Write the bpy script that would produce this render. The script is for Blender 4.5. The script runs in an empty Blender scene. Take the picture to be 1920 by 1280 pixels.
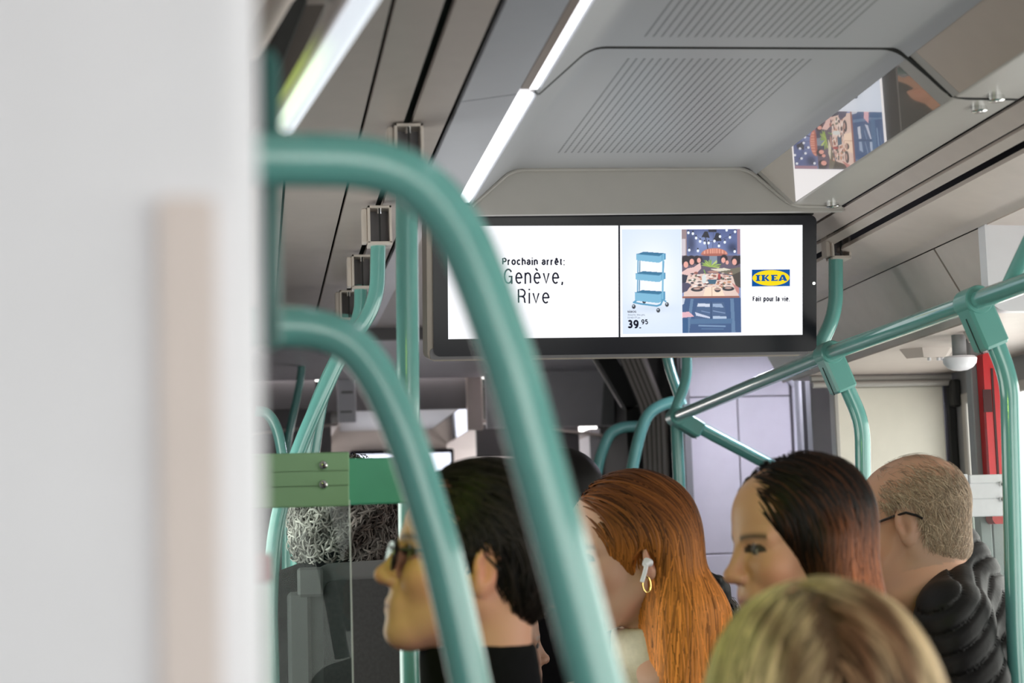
import bpy, math, random
import numpy as np
from mathutils import Vector, Matrix

random.seed(7)
rng = np.random.default_rng(7)
scene = bpy.context.scene
COL = scene.collection

# ------------------------------------------------------------------ camera
# X across the tram, Y along it, Z up; heights written as "h" count from the camera height ZC
ZC = 1.35
FPX = 3400.0
VPX, VPY = 478.0, 1050.0
ROLL = -0.014
_vy = Vector((VPX - 960, -(VPY - 640), -FPX)).normalized()
_u0 = Vector((ROLL, 1, 0))
_vz = (_u0 - _vy * _u0.dot(_vy)).normalized()
_vx = _vy.cross(_vz).normalized()
cam_data = bpy.data.cameras.new('camera')
cam = bpy.data.objects.new('camera', cam_data)
COL.objects.link(cam)
_R = Matrix((tuple(_vx), tuple(_vy), tuple(_vz)))          # camera -> world rotation
cam.matrix_world = Matrix.Translation((0, 0, ZC)) @ _R.to_4x4()
cam_data.sensor_width = 36.0
cam_data.lens = FPX * 36.0 / 1920.0
cam_data.clip_start = 0.02
cam_data.dof.use_dof = True
cam_data.dof.focus_distance = 4.45
cam_data.dof.aperture_fstop = 3.9
scene.camera = cam

# ------------------------------------------------------------------ light
world = bpy.data.worlds.new('world')
scene.world = world
world.use_nodes = True
wn = world.node_tree
bg = wn.nodes['Background']
bg.inputs[0].default_value = (1.0, 0.955, 0.91, 1)
bg.inputs[1].default_value = 4.5

def area(name, loc, rot, sx, sy, power, color=(1, 1, 1), spread=180):
    l = bpy.data.lights.new(name, 'AREA')
    l.shape = 'RECTANGLE'; l.size = sx; l.size_y = sy; l.energy = power; l.color = color
    l.spread = math.radians(spread)
    o = bpy.data.objects.new(name, l); COL.objects.link(o)
    o.location = loc; o.rotation_euler = rot
    return o

for nm, x, y, L, ry in (('daylight_portal_right', 2.31, 1.8, 7.8, math.pi / 2), ('daylight_portal_left', -0.42, 4.1, 1.5, -math.pi / 2)):
    o = area(nm, (x, y, ZC - 0.02), (0, ry, 0), 0.98, L, 1)
    o.data.cycles.is_portal = True
o = area('daylight_portal_rear', (0.95, -2.23, ZC), (math.pi / 2, 0, 0), 2.5, 1.7, 1)
o.data.cycles.is_portal = True
# green light from an unseen source that falls on the passengers and the partition from the left
sp = bpy.data.lights.new('green_spill_light', 'SPOT')
sp.energy = 14; sp.color = (0.62, 1.0, 0.06); sp.spot_size = math.radians(96); sp.spot_blend = 0.9; sp.shadow_soft_size = 0.05
spo = bpy.data.objects.new('green_spill_light', sp); COL.objects.link(spo)
spo.location = (-0.28, 1.95, ZC + 0.55)
spo.rotation_euler = (Vector((0.55, 2.5, ZC - 0.12)) - Vector(spo.location)).to_track_quat('-Z', 'Y').to_euler()

scene.view_settings.view_transform = 'Standard'
scene.view_settings.look = 'None'
scene.view_settings.gamma = 1.0
scene.view_settings.use_curve_mapping = False
scene.view_settings.exposure = 0.0
scene.cycles.max_bounces = 10
scene.cycles.diffuse_bounces = 5
scene.cycles.transparent_max_bounces = 12

# ------------------------------------------------------------------ helpers
def ray(px, py):
    d = Vector((px - 960, -(py - 640), -FPX))
    return Vector((_vx.dot(d), _vy.dot(d), _vz.dot(d)))
def P(px, py, Y):
    """the point at distance Y along the tram that the photograph shows at this pixel"""
    d = ray(px, py); t = Y / d.y
    return Vector((d.x * t, Y, ZC + d.z * t))
def PH(px, py, h):
    d = ray(px, py); t = h / d.z
    return Vector((d.x * t, d.y * t, ZC + h))
def H(x, Y, h): return Vector((x, Y, ZC + h))

def srgb(r, g, b):
    f = lambda c: (c / 255 / 12.92) if c / 255 <= 0.04045 else ((c / 255 + 0.055) / 1.055) ** 2.4
    return (f(r), f(g), f(b))

def newmat(name):
    m = bpy.data.materials.new(name); m.use_nodes = True
    return m, m.node_tree, m.node_tree.nodes['Principled BSDF']

def mat(name, col, rough=0.5, metal=0.0, spec=0.5, coat=0.0, var=0.05, scale=18, bump=0.0, bscale=400, emit=0.0):
    m, nt, b = newmat(name)
    b.inputs['Roughness'].default_value = rough
    b.inputs['Metallic'].default_value = metal
    b.inputs['Specular IOR Level'].default_value = spec
    b.inputs['Coat Weight'].default_value = coat
    b.inputs['Coat Roughness'].default_value = 0.08
    tc = nt.nodes.new('ShaderNodeTexCoord')
    if var > 0:
        n = nt.nodes.new('ShaderNodeTexNoise'); n.inputs['Scale'].default_value = scale; n.inputs['Detail'].default_value = 4
        nt.links.new(tc.outputs['Object'], n.inputs['Vector'])
        r = nt.nodes.new('ShaderNodeMapRange')
        r.inputs['From Min'].default_value = 0.3; r.inputs['From Max'].default_value = 0.7
        r.inputs['To Min'].default_value = 1 - var; r.inputs['To Max'].default_value = 1 + var
        nt.links.new(n.outputs['Fac'], r.inputs['Value'])
        mx = nt.nodes.new('ShaderNodeVectorMath'); mx.operation = 'SCALE'
        mx.inputs[0].default_value = col
        nt.links.new(r.outputs['Result'], mx.inputs['Scale'])
        nt.links.new(mx.outputs['Vector'], b.inputs['Base Color'])
    else:
        b.inputs['Base Color'].default_value = (*col, 1)
    if bump > 0:
        n2 = nt.nodes.new('ShaderNodeTexNoise'); n2.inputs['Scale'].default_value = bscale; n2.inputs['Detail'].default_value = 3
        nt.links.new(tc.outputs['Object'], n2.inputs['Vector'])
        bp = nt.nodes.new('ShaderNodeBump'); bp.inputs['Strength'].default_value = bump; bp.inputs['Distance'].default_value = 0.002
        nt.links.new(n2.outputs['Fac'], bp.inputs['Height'])
        nt.links.new(bp.outputs['Normal'], b.inputs['Normal'])
    if emit > 0:
        b.inputs['Emission Color'].default_value = (*col, 1); b.inputs['Emission Strength'].default_value = emit
    return m

def colmat(name, rough=0.5, spec=0.5, emit=None, sss=0.0):
    """material that takes its colour from the mesh's own colour attribute"""
    m, nt, b = newmat(name)
    a = nt.nodes.new('ShaderNodeAttribute'); a.attribute_name = 'Col'
    if emit is None:
        nt.links.new(a.outputs['Color'], b.inputs['Base Color'])
        b.inputs['Roughness'].default_value = rough
        b.inputs['Specular IOR Level'].default_value = spec
        if sss:
            b.inputs['Subsurface Weight'].default_value = sss
            b.inputs['Subsurface Radius'].default_value = (0.012, 0.005, 0.003)
            b.inputs['Subsurface Scale'].default_value = 1.0
    else:
        b.inputs['Base Color'].default_value = (0, 0, 0, 1)
        b.inputs['Roughness'].default_value = 0.3
        nt.links.new(a.outputs['Color'], b.inputs['Emission Color']); b.inputs['Emission Strength'].default_value = emit
    return m

def glassmat(name, tint=(0.95, 0.98, 0.97), gloss=0.12):
    """thin pane: mostly clear with a Fresnel reflection"""
    m = bpy.data.materials.new(name); m.use_nodes = True
    nt = m.node_tree; nt.nodes.clear()
    out = nt.nodes.new('ShaderNodeOutputMaterial')
    t = nt.nodes.new('ShaderNodeBsdfTransparent'); t.inputs['Color'].default_value = (*tint, 1)
    g = nt.nodes.new('ShaderNodeBsdfGlossy'); g.inputs['Roughness'].default_value = 0.01
    lw = nt.nodes.new('ShaderNodeLayerWeight'); lw.inputs['Blend'].default_value = 0.5
    pw = nt.nodes.new('ShaderNodeMath'); pw.operation = 'POWER'; pw.inputs[1].default_value = 5.0
    nt.links.new(lw.outputs['Facing'], pw.inputs[0])
    ad = nt.nodes.new('ShaderNodeMath'); ad.operation = 'MULTIPLY_ADD'; ad.inputs[1].default_value = 0.9; ad.inputs[2].default_value = gloss * 0.3
    nt.links.new(pw.outputs[0], ad.inputs[0])
    mx = nt.nodes.new('ShaderNodeMixShader')
    nt.links.new(ad.outputs[0], mx.inputs['Fac'])
    nt.links.new(t.outputs[0], mx.inputs[1]); nt.links.new(g.outputs[0], mx.inputs[2])
    nt.links.new(mx.outputs[0], out.inputs['Surface'])
    return m

def setup(o, parent):
    COL.objects.link(o)
    if parent is not None:
        o.parent = parent
        o.matrix_parent_inverse = parent_world(parent).inverted()
def parent_world(o):
    m = o.matrix_basis.copy()
    if o.parent is not None: m = parent_world(o.parent) @ o.matrix_parent_inverse @ m
    return m

def mk(name, verts, faces, m, parent=None, smooth=35, cols=None):
    me = bpy.data.meshes.new(name)
    if isinstance(faces, np.ndarray):
        v = np.asarray(verts, dtype=np.float32); n = faces.shape[1]
        me.vertices.add(len(v)); me.vertices.foreach_set('co', v.ravel())
        me.loops.add(faces.size); me.loops.foreach_set('vertex_index', faces.astype(np.int32).ravel())
        me.polygons.add(len(faces))
        me.polygons.foreach_set('loop_start', np.arange(0, faces.size, n, dtype=np.int32))
        me.update(calc_edges=True)
    else:
        me.from_pydata([tuple(v) for v in verts], [], [tuple(f) for f in faces]); me.update()
    if smooth:
        me.polygons.foreach_set('use_smooth', np.ones(len(me.polygons), dtype=bool))
        if smooth < 180: me.set_sharp_from_angle(angle=math.radians(smooth))
    if cols is not None:
        ca = me.color_attributes.new('Col', 'FLOAT_COLOR', 'POINT')
        c4 = np.ones((len(me.vertices), 4), dtype=np.float32); c4[:, :3] = cols
        ca.data.foreach_set('color', c4.ravel())
    me.validate()
    if m is not None: me.materials.append(m)
    o = bpy.data.objects.new(name, me)
    setup(o, parent)
    return o

def tag(o, label=None, cat=None, group=None, kind=None):
    if label: o['label'] = label
    if cat: o['category'] = cat
    if group: o['group'] = group
    if kind: o['kind'] = kind
    return o
def thing(name, loc, label, cat, group=None):
    o = bpy.data.objects.new(name, None); o.empty_display_size = 0.05
    o.location = loc; COL.objects.link(o)
    return tag(o, label, cat, group)
def struct(o): o['kind'] = 'structure'; return o

class MB:
    """collects shapes into one mesh"""
    def __init__(s): s.v = []; s.f = []
    def add(s, v, f):
        n = len(s.v); s.v += [Vector(x) for x in v]; s.f += [tuple(i + n for i in q) for q in f]; return s
    def box(s, lo, hi, bev=0.0, M=None):
        lo, hi = Vector(lo), Vector(hi)
        b = min(bev, 0.49 * min(hi - lo))
        c = [(x, y, z) for x in (0, 1) for y in (0, 1) for z in (0, 1)]
        if b <= 0:
            v = [Vector((lo.x if x == 0 else hi.x, lo.y if y == 0 else hi.y, lo.z if z == 0 else hi.z)) for x, y, z in c]
            f = [(0, 1, 3, 2), (4, 6, 7, 5), (0, 4, 5, 1), (2, 3, 7, 6), (0, 2, 6, 4), (1, 5, 7, 3)]
        else:
            v = []; idx = {}
            for ci in c:
                base = [lo[k] if ci[k] == 0 else hi[k] for k in range(3)]
                sg = [1 if ci[k] == 0 else -1 for k in range(3)]
                for ax in range(3):
                    p = base[:]
                    for k in range(3):
                        if k != ax: p[k] += sg[k] * b
                    idx[ci, ax] = len(v); v.append(Vector(p))
            f = []
            for ax in range(3):
                o1, o2 = [k for k in range(3) if k != ax]
                for side in (0, 1):
                    q = []
                    for a, bb in ((0, 0), (1, 0), (1, 1), (0, 1)):
                        ci = [0, 0, 0]; ci[ax] = side; ci[o1] = a; ci[o2] = bb
                        q.append(idx[tuple(ci), ax])
                    if (side == 0) == (ax != 1): q.reverse()
                    f.append(q)
            for ax in range(3):
                o1, o2 = [k for k in range(3) if k != ax]
                for a in (0, 1):
                    for bb in (0, 1):
                        c0 = [0, 0, 0]; c0[o1] = a; c0[o2] = bb; c1 = c0[:]; c1[ax] = 1
                        c0, c1 = tuple(c0), tuple(c1)
                        f.append([idx[c0, o1], idx[c1, o1], idx[c1, o2], idx[c0, o2]])
            for ci in c: f.append([idx[ci, 0], idx[ci, 1], idx[ci, 2]])
        if M is not None: v = [M @ x for x in v]
        return s.add(v, f)
    def tube(s, pts, r, n=14, cap=True):
        pts = [Vector(p) for p in pts]; m = len(pts)
        rr = r if isinstance(r, (list, tuple)) else [r] * m
        tg = [(pts[min(i + 1, m - 1)] - pts[max(i - 1, 0)]).normalized() for i in range(m)]
        u = tg[0].orthogonal().normalized()
        v = []; f = []
        for i in range(m):
            u = (u - tg[i] * u.dot(tg[i])).normalized(); w = tg[i].cross(u)
            for k in range(n):
                a = 2 * math.pi * k / n
                v.append(pts[i] + (u * math.cos(a) + w * math.sin(a)) * rr[i])
        for i in range(m - 1):
            for k in range(n):
                k2 = (k + 1) % n
                f.append((i * n + k, i * n + k2, (i + 1) * n + k2, (i + 1) * n + k))
        if cap:
            f.append(tuple(reversed(range(n)))); f.append(tuple((m - 1) * n + k for k in range(n)))
        return s.add(v, f)
    def prism(s, poly, d):
        """polygon (3D, planar) pushed along d"""
        n = len(poly); d = Vector(d)
        v = [Vector(p) for p in poly]; v += [p + d for p in v]
        f = [tuple(range(n)), tuple(reversed(range(n, 2 * n)))]
        f += [(i, i + n, (i + 1) % n + n, (i + 1) % n) for i in range(n)]
        return s.add(v, f)
    def build(s, name, m, parent=None, smooth=35):
        o = mk(name, s.v, s.f, m, parent, smooth=0)
        import bmesh
        bm = bmesh.new(); bm.from_mesh(o.data); bmesh.ops.recalc_face_normals(bm, faces=bm.faces); bm.to_mesh(o.data); bm.free()
        if smooth:
            o.data.polygons.foreach_set('use_smooth', np.ones(len(o.data.polygons), dtype=bool))
            o.data.set_sharp_from_angle(angle=math.radians(smooth))
        return o

def fillet(pts, r, n=6):
    """rounds the inner corners of a polyline (2D or 3D)"""
    pts = [Vector(p) for p in pts]
    out = [pts[0]]
    for i in range(1, len(pts) - 1):
        a, b, c = pts[i - 1], pts[i], pts[i + 1]
        rr = r[i] if isinstance(r, (list, tuple)) else r
        ra = min(rr, 0.48 * (a - b).length, 0.48 * (c - b).length)
        p0 = b + (a - b).normalized() * ra; p2 = b + (c - b).normalized() * ra
        for k in range(n + 1):
            t = k / n
            out.append(p0 * (1 - t) ** 2 + b * 2 * t * (1 - t) + p2 * t * t)
    out.append(pts[-1])
    return out
def spline(pts, n=8):
    pts = [Vector(p) for p in pts]; out = []
    q = [pts[0] * 2 - pts[1]] + pts + [pts[-1] * 2 - pts[-2]]
    for i in range(1, len(q) - 2):
        a, b, c, d = q[i - 1:i + 3]
        for k in range(n):
            t = k / n
            out.append(0.5 * ((2 * b) + (c - a) * t + (2 * a - 5 * b + 4 * c - d) * t * t + (3 * b - a - 3 * c + d) * t ** 3))
    out.append(pts[-1]); return out

def strip(name, prof, y0, y1, m, parent=None, thick=0.012, rad=0.0, smooth=30):
    """cross-section (x, h) run along the tram; thickness goes outward (up)"""
    pts = [Vector((x, z)) for x, z in prof]
    if rad: pts = fillet(pts, rad, 5)
    n = len(pts); nrm = []
    for i in range(n):
        d = (pts[min(i + 1, n - 1)] - pts[max(i - 1, 0)]).normalized(); nrm.append(Vector((-d.y, d.x)))
    v = []
    for y in (y0, y1):
        for p in pts: v.append((p.x, y, ZC + p.y))
        for p, q in zip(pts, nrm): w = p + q * thick; v.append((w.x, y, ZC + w.y))
    f = []
    for i in range(n - 1):
        f.append((i, i + 2 * n, i + 1 + 2 * n, i + 1))
        f.append((i + n, i + 1 + n, i + 1 + 3 * n, i + 3 * n))
        f.append((i, i + 1, i + 1 + n, i + n)); f.append((i + 2 * n, i + 3 * n, i + 1 + 3 * n, i + 1 + 2 * n))
    f.append((0, n, 3 * n, 2 * n)); f.append((n - 1, 3 * n - 1, 4 * n - 1, 2 * n - 1))
    b = MB(); b.add(v, f)
    return b.build(name, m, parent, smooth)

# ------------------------------------------------------------------ materials
def mathn(nt, op, a, b=None, clamp=False):
    n = nt.nodes.new('ShaderNodeMath'); n.operation = op; n.use_clamp = clamp
    for i, s in enumerate((a, b)):
        if s is None: continue
        if isinstance(s, (int, float)): n.inputs[i].default_value = s
        else: nt.links.new(s, n.inputs[i])
    return n.outputs[0]

def perforated(name, col, x0, x1, ranges, nlines=24, pitch=0.0105, r=0.0029):
    """ceiling sheet with rows of small punched holes"""
    m, nt, b = newmat(name)
    b.inputs['Roughness'].default_value = 0.42
    tc = nt.nodes.new('ShaderNodeTexCoord'); sep = nt.nodes.new('ShaderNodeSeparateXYZ')
    nt.links.new(tc.outputs['Object'], sep.inputs[0])
    X, Y = sep.outputs[0], sep.outputs[1]
    px = (x1 - x0) / nlines
    fx = mathn(nt, 'MULTIPLY', mathn(nt, 'SUBTRACT', mathn(nt, 'FRACT', mathn(nt, 'DIVIDE', mathn(nt, 'SUBTRACT', X, x0), px)), 0.5), px)
    fy = mathn(nt, 'MULTIPLY', mathn(nt, 'SUBTRACT', mathn(nt, 'FRACT', mathn(nt, 'DIVIDE', Y, pitch)), 0.5), pitch)
    d2 = mathn(nt, 'ADD', mathn(nt, 'MULTIPLY', fx, fx), mathn(nt, 'MULTIPLY', fy, fy))
    hole = mathn(nt, 'LESS_THAN', d2, r * r)
    inx = mathn(nt, 'MULTIPLY', mathn(nt, 'GREATER_THAN', X, x0), mathn(nt, 'LESS_THAN', X, x1))
    iny = None
    for a, c in ranges:
        q = mathn(nt, 'MULTIPLY', mathn(nt, 'GREATER_THAN', Y, a), mathn(nt, 'LESS_THAN', Y, c))
        iny = q if iny is None else mathn(nt, 'ADD', iny, q)
    mask = mathn(nt, 'MULTIPLY', hole, mathn(nt, 'MULTIPLY', inx, iny))
    mx = nt.nodes.new('ShaderNodeMix'); mx.data_type = 'RGBA'
    nt.links.new(mask, mx.inputs['Factor'])
    mx.inputs[6].default_value = (*col, 1); mx.inputs[7].default_value = (0.03, 0.03, 0.035, 1)
    nt.links.new(mx.outputs[2], b.inputs['Base Color'])
    return m

TEAL = srgb(106, 172, 165)
M_teal = mat('teal_painted_steel', TEAL, rough=0.22, coat=1.0, var=0.03)
M_teal_dark = mat('teal_cast_clamp', srgb(100, 166, 158), rough=0.38, coat=0.3, var=0.03)
M_panel = mat('beige_grey_laminate', srgb(213, 200, 194), rough=0.4, var=0.03, bump=0.04)
M_panel2 = mat('warm_grey_laminate', srgb(180, 170, 165), rough=0.4, var=0.03, bump=0.04)
M_blue = mat('cool_grey_panel', srgb(158, 160, 168), rough=0.32, var=0.02)
M_trough = perforated('perforated_ceiling_sheet', srgb(176, 177, 182), 0.712, 1.088, [(1.2, 2.02), (2.2, 3.165), (3.31, 4.13)])
M_trim = mat('grey_trim', srgb(176, 172, 168), rough=0.35, var=0.02)
M_gloss = mat('glossy_lamp_cover', srgb(236, 228, 222), rough=0.02, metal=0.72, coat=1.0, var=0.0)
M_satin = mat('satin_lamp_cover', srgb(206, 192, 182), rough=0.22, coat=0.3, var=0.02)
M_black = mat('black_rubber', (0.012, 0.012, 0.012), rough=0.6, var=0.1)
M_void = mat('dark_void', (0.02, 0.02, 0.02), rough=0.8, var=0.0)
M_white = mat('white_laminate', srgb(236, 235, 242), rough=0.4, var=0.015)
M_lav = mat('pale_wall_laminate', srgb(226, 222, 230), rough=0.4, var=0.02)
M_beige = mat('cream_wall_laminate', srgb(226, 221, 210), rough=0.4, var=0.02)
M_darkgrey = mat('dark_grey_panel', srgb(120, 116, 120), rough=0.5, var=0.03)
M_midgrey = mat('mid_grey_metal', srgb(140, 140, 143), rough=0.4, var=0.03)
M_alu = mat('aluminium_plate', srgb(222, 224, 228), rough=0.38, var=0.02, scale=60)
M_chrome = mat('chrome', (0.8, 0.8, 0.8), rough=0.12, metal=1.0, var=0.0)
M_bracket = mat('satin_nickel', srgb(212, 202, 194), rough=0.3, metal=0.15, var=0.03)
M_bezel = mat('black_glass_bezel', (0.005, 0.005, 0.010), rough=0.15, spec=0.2, var=0.0)
M_housing = mat('bronze_grey_housing', srgb(120, 112, 104), rough=0.32, metal=0.4, var=0.04)
M_red = mat('red_plastic', srgb(190, 28, 36), rough=0.35, var=0.03)
M_redd = mat('dark_red_recess', srgb(60, 8, 12), rough=0.6, var=0.02)
M_seat = mat('charcoal_seat_fabric', srgb(58, 57, 58), rough=0.8, var=0.15, scale=120, bump=0.3, bscale=900)
M_seatshell = mat('grey_seat_shell', srgb(92, 91, 92), rough=0.45, var=0.05)
M_floor = mat('speckled_floor_vinyl', srgb(96, 98, 102), rough=0.6, var=0.25, scale=300)
M_lamp = mat('lamp_diffuser', (0.93, 0.95, 1.0), rough=0.4, var=0.0, emit=2.2)
M_lamp2 = mat('lamp_diffuser_cool', (0.86, 0.84, 1.0), rough=0.4, var=0.0, emit=55.0)
M_glass = glassmat('clear_glass')
M_part = glassmat('partition_glass', (0.80, 0.86, 0.84), 0.035)
M_bellow = mat('bellows_rubber', srgb(150, 142, 138), rough=0.45, var=0.05)

# ------------------------------------------------------------------ setting
XL, XR = -0.38, 2.3
Y0, Y1 = -2.2, 6.7
floor = struct(MB().box((-1.2, Y0 - 0.1, -0.08), (2.7, 15, 0.0)).build('floor', M_floor))
roof = MB()
roof.box((XL - 0.1, Y0 - 0.1, ZC + 1.06), (XR + 0.1, Y1 + 0.1, ZC + 1.10))
roof.box((XL - 0.1, Y0, ZC + 0.59), (XL - 0.06, Y1, ZC + 1.06))
roof.box((XR + 0.06, Y0, ZC + 0.59), (XR + 0.1, Y1, ZC + 1.06))
ceiling = struct(roof.build('ceiling', M_void))

# left half of the ceiling, sheet by sheet
strip('panel', [(0.386, 0.823), (0.490, 0.838)], -1.5, 3.228, M_blue, ceiling)
strip('panel', [(0.386, 0.823), (0.490, 0.838)], 3.234, 6.6, M_blue, ceiling)
strip('panel', [(0.309, 0.820), (0.374, 0.822)], -1.5, 6.6, M_panel2, ceiling)
strip('panel', [(0.219, 0.818), (0.292, 0.820)], -1.5, 6.6, M_panel2, ceiling)
strip('panel', [(0.078, 0.812), (0.212, 0.818)], -1.5, 6.6, M_panel2, ceiling)
strip('panel', [(-0.12, 0.64), (0.072, 0.810)], -1.5, 6.6, M_panel2, ceiling)
strip('panel', [(XL - 0.06, 0.60), (-0.13, 0.636)], -1.5, 6.6, M_panel2, ceiling)
strip('slot_channel', [(0.282, 0.855), (0.320, 0.855)], -1.5, 6.6, M_black, ceiling)
# right half
strip('panel', [(1.470, 0.830), (1.503, 0.803)], -1.5, 6.6, M_panel, ceiling)
strip('panel', [(1.510, 0.797), (1.532, 0.785)], -1.5, 6.6, M_panel, ceiling)
strip('slot_channel', [(1.50, 0.825), (1.58, 0.810)], -1.5, 6.6, M_black, ceiling)
strip('panel', [(1.549, 0.769), (1.672, 0.736), (1.688, 0.722)], -1.5, 6.6, M_panel, ceiling, rad=0.01)
strip('panel', [(1.700, 0.724), (1.80, 0.548)], 4.31, 6.0, M_panel, ceiling)
strip('panel', [(1.700, 0.724), (1.80, 0.548)], 4.02, 4.30, M_panel, ceiling)
strip('panel', [(1.700, 0.724), (XR + 0.06, 0.710)], -1.5, 4.01, M_panel, ceiling)
strip('panel', [(1.805, 0.545), (XR + 0.05, 0.545)], 4.02, 5.9, M_panel, ceiling)

# the central coffer: perforated sheet, sloping covers, lips, end board
M_brown = mat('brown_reflector', srgb(150, 136, 128), rough=0.3)
YE = 4.3
for a, b_ in ((-0.3, 1.02), (1.03, 2.09), (2.105, 3.228), (3.243, YE)):
    strip('panel', [(0.530, 0.838), (0.632, 0.929), (1.225, 0.932), (1.2455, 0.9135)], a, b_, M_trough, ceiling, rad=0.03, thick=0.01)
    strip('lip', [(1.326, 0.844), (1.337, 0.836), (1.462, 0.834)], a, b_, M_trim, ceiling, rad=0.006, thick=0.006)
    strip('lamp_cover', [(1.2415, 0.9235), (1.331, 0.8365)], a + 0.05, b_ - 0.03, M_gloss if b_ > 4 else M_satin, ceiling, thick=0.004)
    for q0, q1 in ((a, a + 0.049), (b_ - 0.029, b_)): strip('cover_edge', [(1.2415, 0.9235), (1.331, 0.8365)], q0, q1, M_trim, ceiling, thick=0.006)
    strip('lamp_housing', [(0.484, 0.853), (0.536, 0.853)], a, b_, M_trim, ceiling, thick=0.01)
    lx0 = 0.4965 if b_ > 4 else 0.509
    strip('lamp_diffuser', [(lx0, 0.839), (0.523, 0.839)], a + 0.01, b_ - 0.03, M_lamp, ceiling, thick=0.008)
    if b_ < 4: strip('lamp_reflector', [(0.492, 0.839), (lx0 - 0.001, 0.839)], a + 0.01, b_ - 0.03, M_brown, ceiling, thick=0.008)
    seal = MB().tube([H(x, b_ + 0.008, h) for x, h in fillet([(0.530, 0.842), (0.632, 0.932), (1.225, 0.935), (1.337, 0.838), (1.462, 0.837)], 0.03, 5)], 0.005, 8)
    if b_ < 4.2: seal.build('seal', M_black, ceiling)
eb = MB()
poly = [(0.515, 0.822), (0.632, 0.94), (1.228, 0.942), (1.345, 0.834), (1.47, 0.832), (1.47, 0.822), (0.515, 0.815)]
eb.prism([H(x, YE + 0.003, h) for x, h in poly], (0, 0.02, 0))
eb.build('end_board', M_trim, ceiling)
MB().tube([H(x, YE - 0.002, h) for x, h in fillet([(0.532, 0.836), (0.636, 0.926), (1.223, 0.929), (1.335, 0.834), (1.462, 0.832)], 0.03, 5)], 0.005, 8).build('edge_bead', M_trim, ceiling)
strip('panel', [(0.386, 0.832), (1.462, 0.832)], YE + 0.03, 6.6, M_panel2, ceiling)
for px, py in ((1868, 183), (1836, 203), (1561, 383)):
    q = PH(px, py, 0.832)
    MB().tube([q + Vector((0, 0, 0.003)), q - Vector((0, 0, 0.006)), q - Vector((0, 0, 0.008))], [0.016, 0.016, 0.012], 16).build('latch', M_chrome, ceiling)

# side walls with window openings
def side_wall(name, x0, x1, win, frame_in):
    b = MB()
    b.box((x0, Y0, 0), (x1, Y1, ZC - 0.50))
    b.box((x0, Y0, ZC + 0.46), (x1, Y1, ZC + 0.80))
    ys = [Y0] + [t for w in win for t in w] + [Y1]
    for i in range(0, len(ys), 2): b.box((x0, ys[i], ZC - 0.50), (x1, ys[i + 1], ZC + 0.46))
    return struct(b.build(name, M_midgrey))
WIN_R = [(-1.9, -0.4), (-0.2, 1.4), (1.6, 3.2), (3.4, 4.9), (5.05, 5.635)]
WIN_L = [(3.4, 4.8)]  # single opening; rest of the unseen left wall closed to darken this side
wall_r = side_wall('wall_right', XR, XR + 0.06, WIN_R, 1)
wall_l = side_wall('wall_left', XL - 0.06, XL, WIN_L, -1)
k = 1
for x, wins, s in ((XR, WIN_R, -1), (XL, WIN_L, 1)):
    for a, c in wins:
        xx = x - s * 0.004
        w = MB().box((xx - 0.003, a, ZC - 0.5), (xx + 0.003, c, ZC + 0.46)).build('window_%d' % k, M_glass); struct(w)
        fr = MB()
        x0, x1 = sorted((x + s * 0.010, x - s * 0.03))
        for lo, hi in (((x0, a - .01, ZC - .51), (x1, a + .025, ZC + .47)), ((x0, c - .025, ZC - .51), (x1, c + .01, ZC + .47)),
                       ((x0, a + .025, ZC - .51), (x1, c - .025, ZC - .475)), ((x0, a + .025, ZC + .435), (x1, c - .025, ZC + .47))):
            fr.box(lo, hi, 0.004)
        fr.build('window_frame', M_trim, w)
        k += 1
wb = MB()
wb.box((XL - 0.06, Y0 - 0.06, 0), (XR + 0.06, Y0, ZC - 0.85)); wb.box((XL - 0.06, Y0 - 0.06, ZC + 0.85), (XR + 0.06, Y0, ZC + 1.06))
wb.box((XL - 0.06, Y0 - 0.06, ZC - 0.85), (-0.3, Y0, ZC + 0.85)); wb.box((2.2, Y0 - 0.06, ZC - 0.85), (XR + 0.06, Y0, ZC + 0.85))
struct(wb.build('wall_back', M_white))
struct(MB().box((-0.3, Y0 - 0.035, ZC - 0.85), (2.2, Y0 - 0.03, ZC + 0.85)).build('window_%d' % k, M_glass))  # unseen rear window, added and enlarged to light the pillar front

# end of the first car: opening frame, boards, door pillar
wf = MB()
wf.box((XL - 0.06, Y1, 0), (-0.25, Y1 + 0.04, ZC + 1.06))
wf.box((-0.25, Y1, ZC + 0.80), (XR + 0.06, Y1 + 0.04, ZC + 1.06))
wf.box((1.60, Y1, 0), (XR + 0.06, Y1 + 0.04, ZC + 0.80))
wall_f = struct(wf.build('wall_front', M_darkgrey))
def board(name, x0, x1, h0, h1, y, m, parent, t=0.012, bev=0.003):
    return MB().box((x0, y - t, ZC + h0), (x1, y, ZC + h1), bev).build(name, m, parent)
def platebox(name, px0, py0, px1, py1, y, t, m, parent=None, bev=0.003, z0=None):
    ym = (py0 + py1) / 2
    a, c = P(px0, py0, y), P(px1, py1, y); a.x, c.x = P(px0, ym, y).x, P(px1, ym, y).x
    return MB().box((min(a.x, c.x), y, min(a.z, c.z) if z0 is None else z0), (max(a.x, c.x), y + t, max(a.z, c.z)), bev).build(name, m, parent)
for x0, x1 in ((1.61, 1.822), (1.826, 2.03)):
    board('panel', x0, x1, -1.35, -0.032, Y1 - 0.001, M_lav, wall_f)
    board('panel', x0, x1, -0.028, 0.560, Y1 - 0.001, M_lav, wall_f)
board('panel', 1.61, 2.03, 0.564, 0.80, Y1 - 0.001, M_lav, wall_f)
MB().tube([H(2.052, Y1 - 0.02, -1.3), H(2.052, Y1 - 0.02, 0.60)], 0.014, 12).build('corner_bead', M_white, wall_f)
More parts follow.
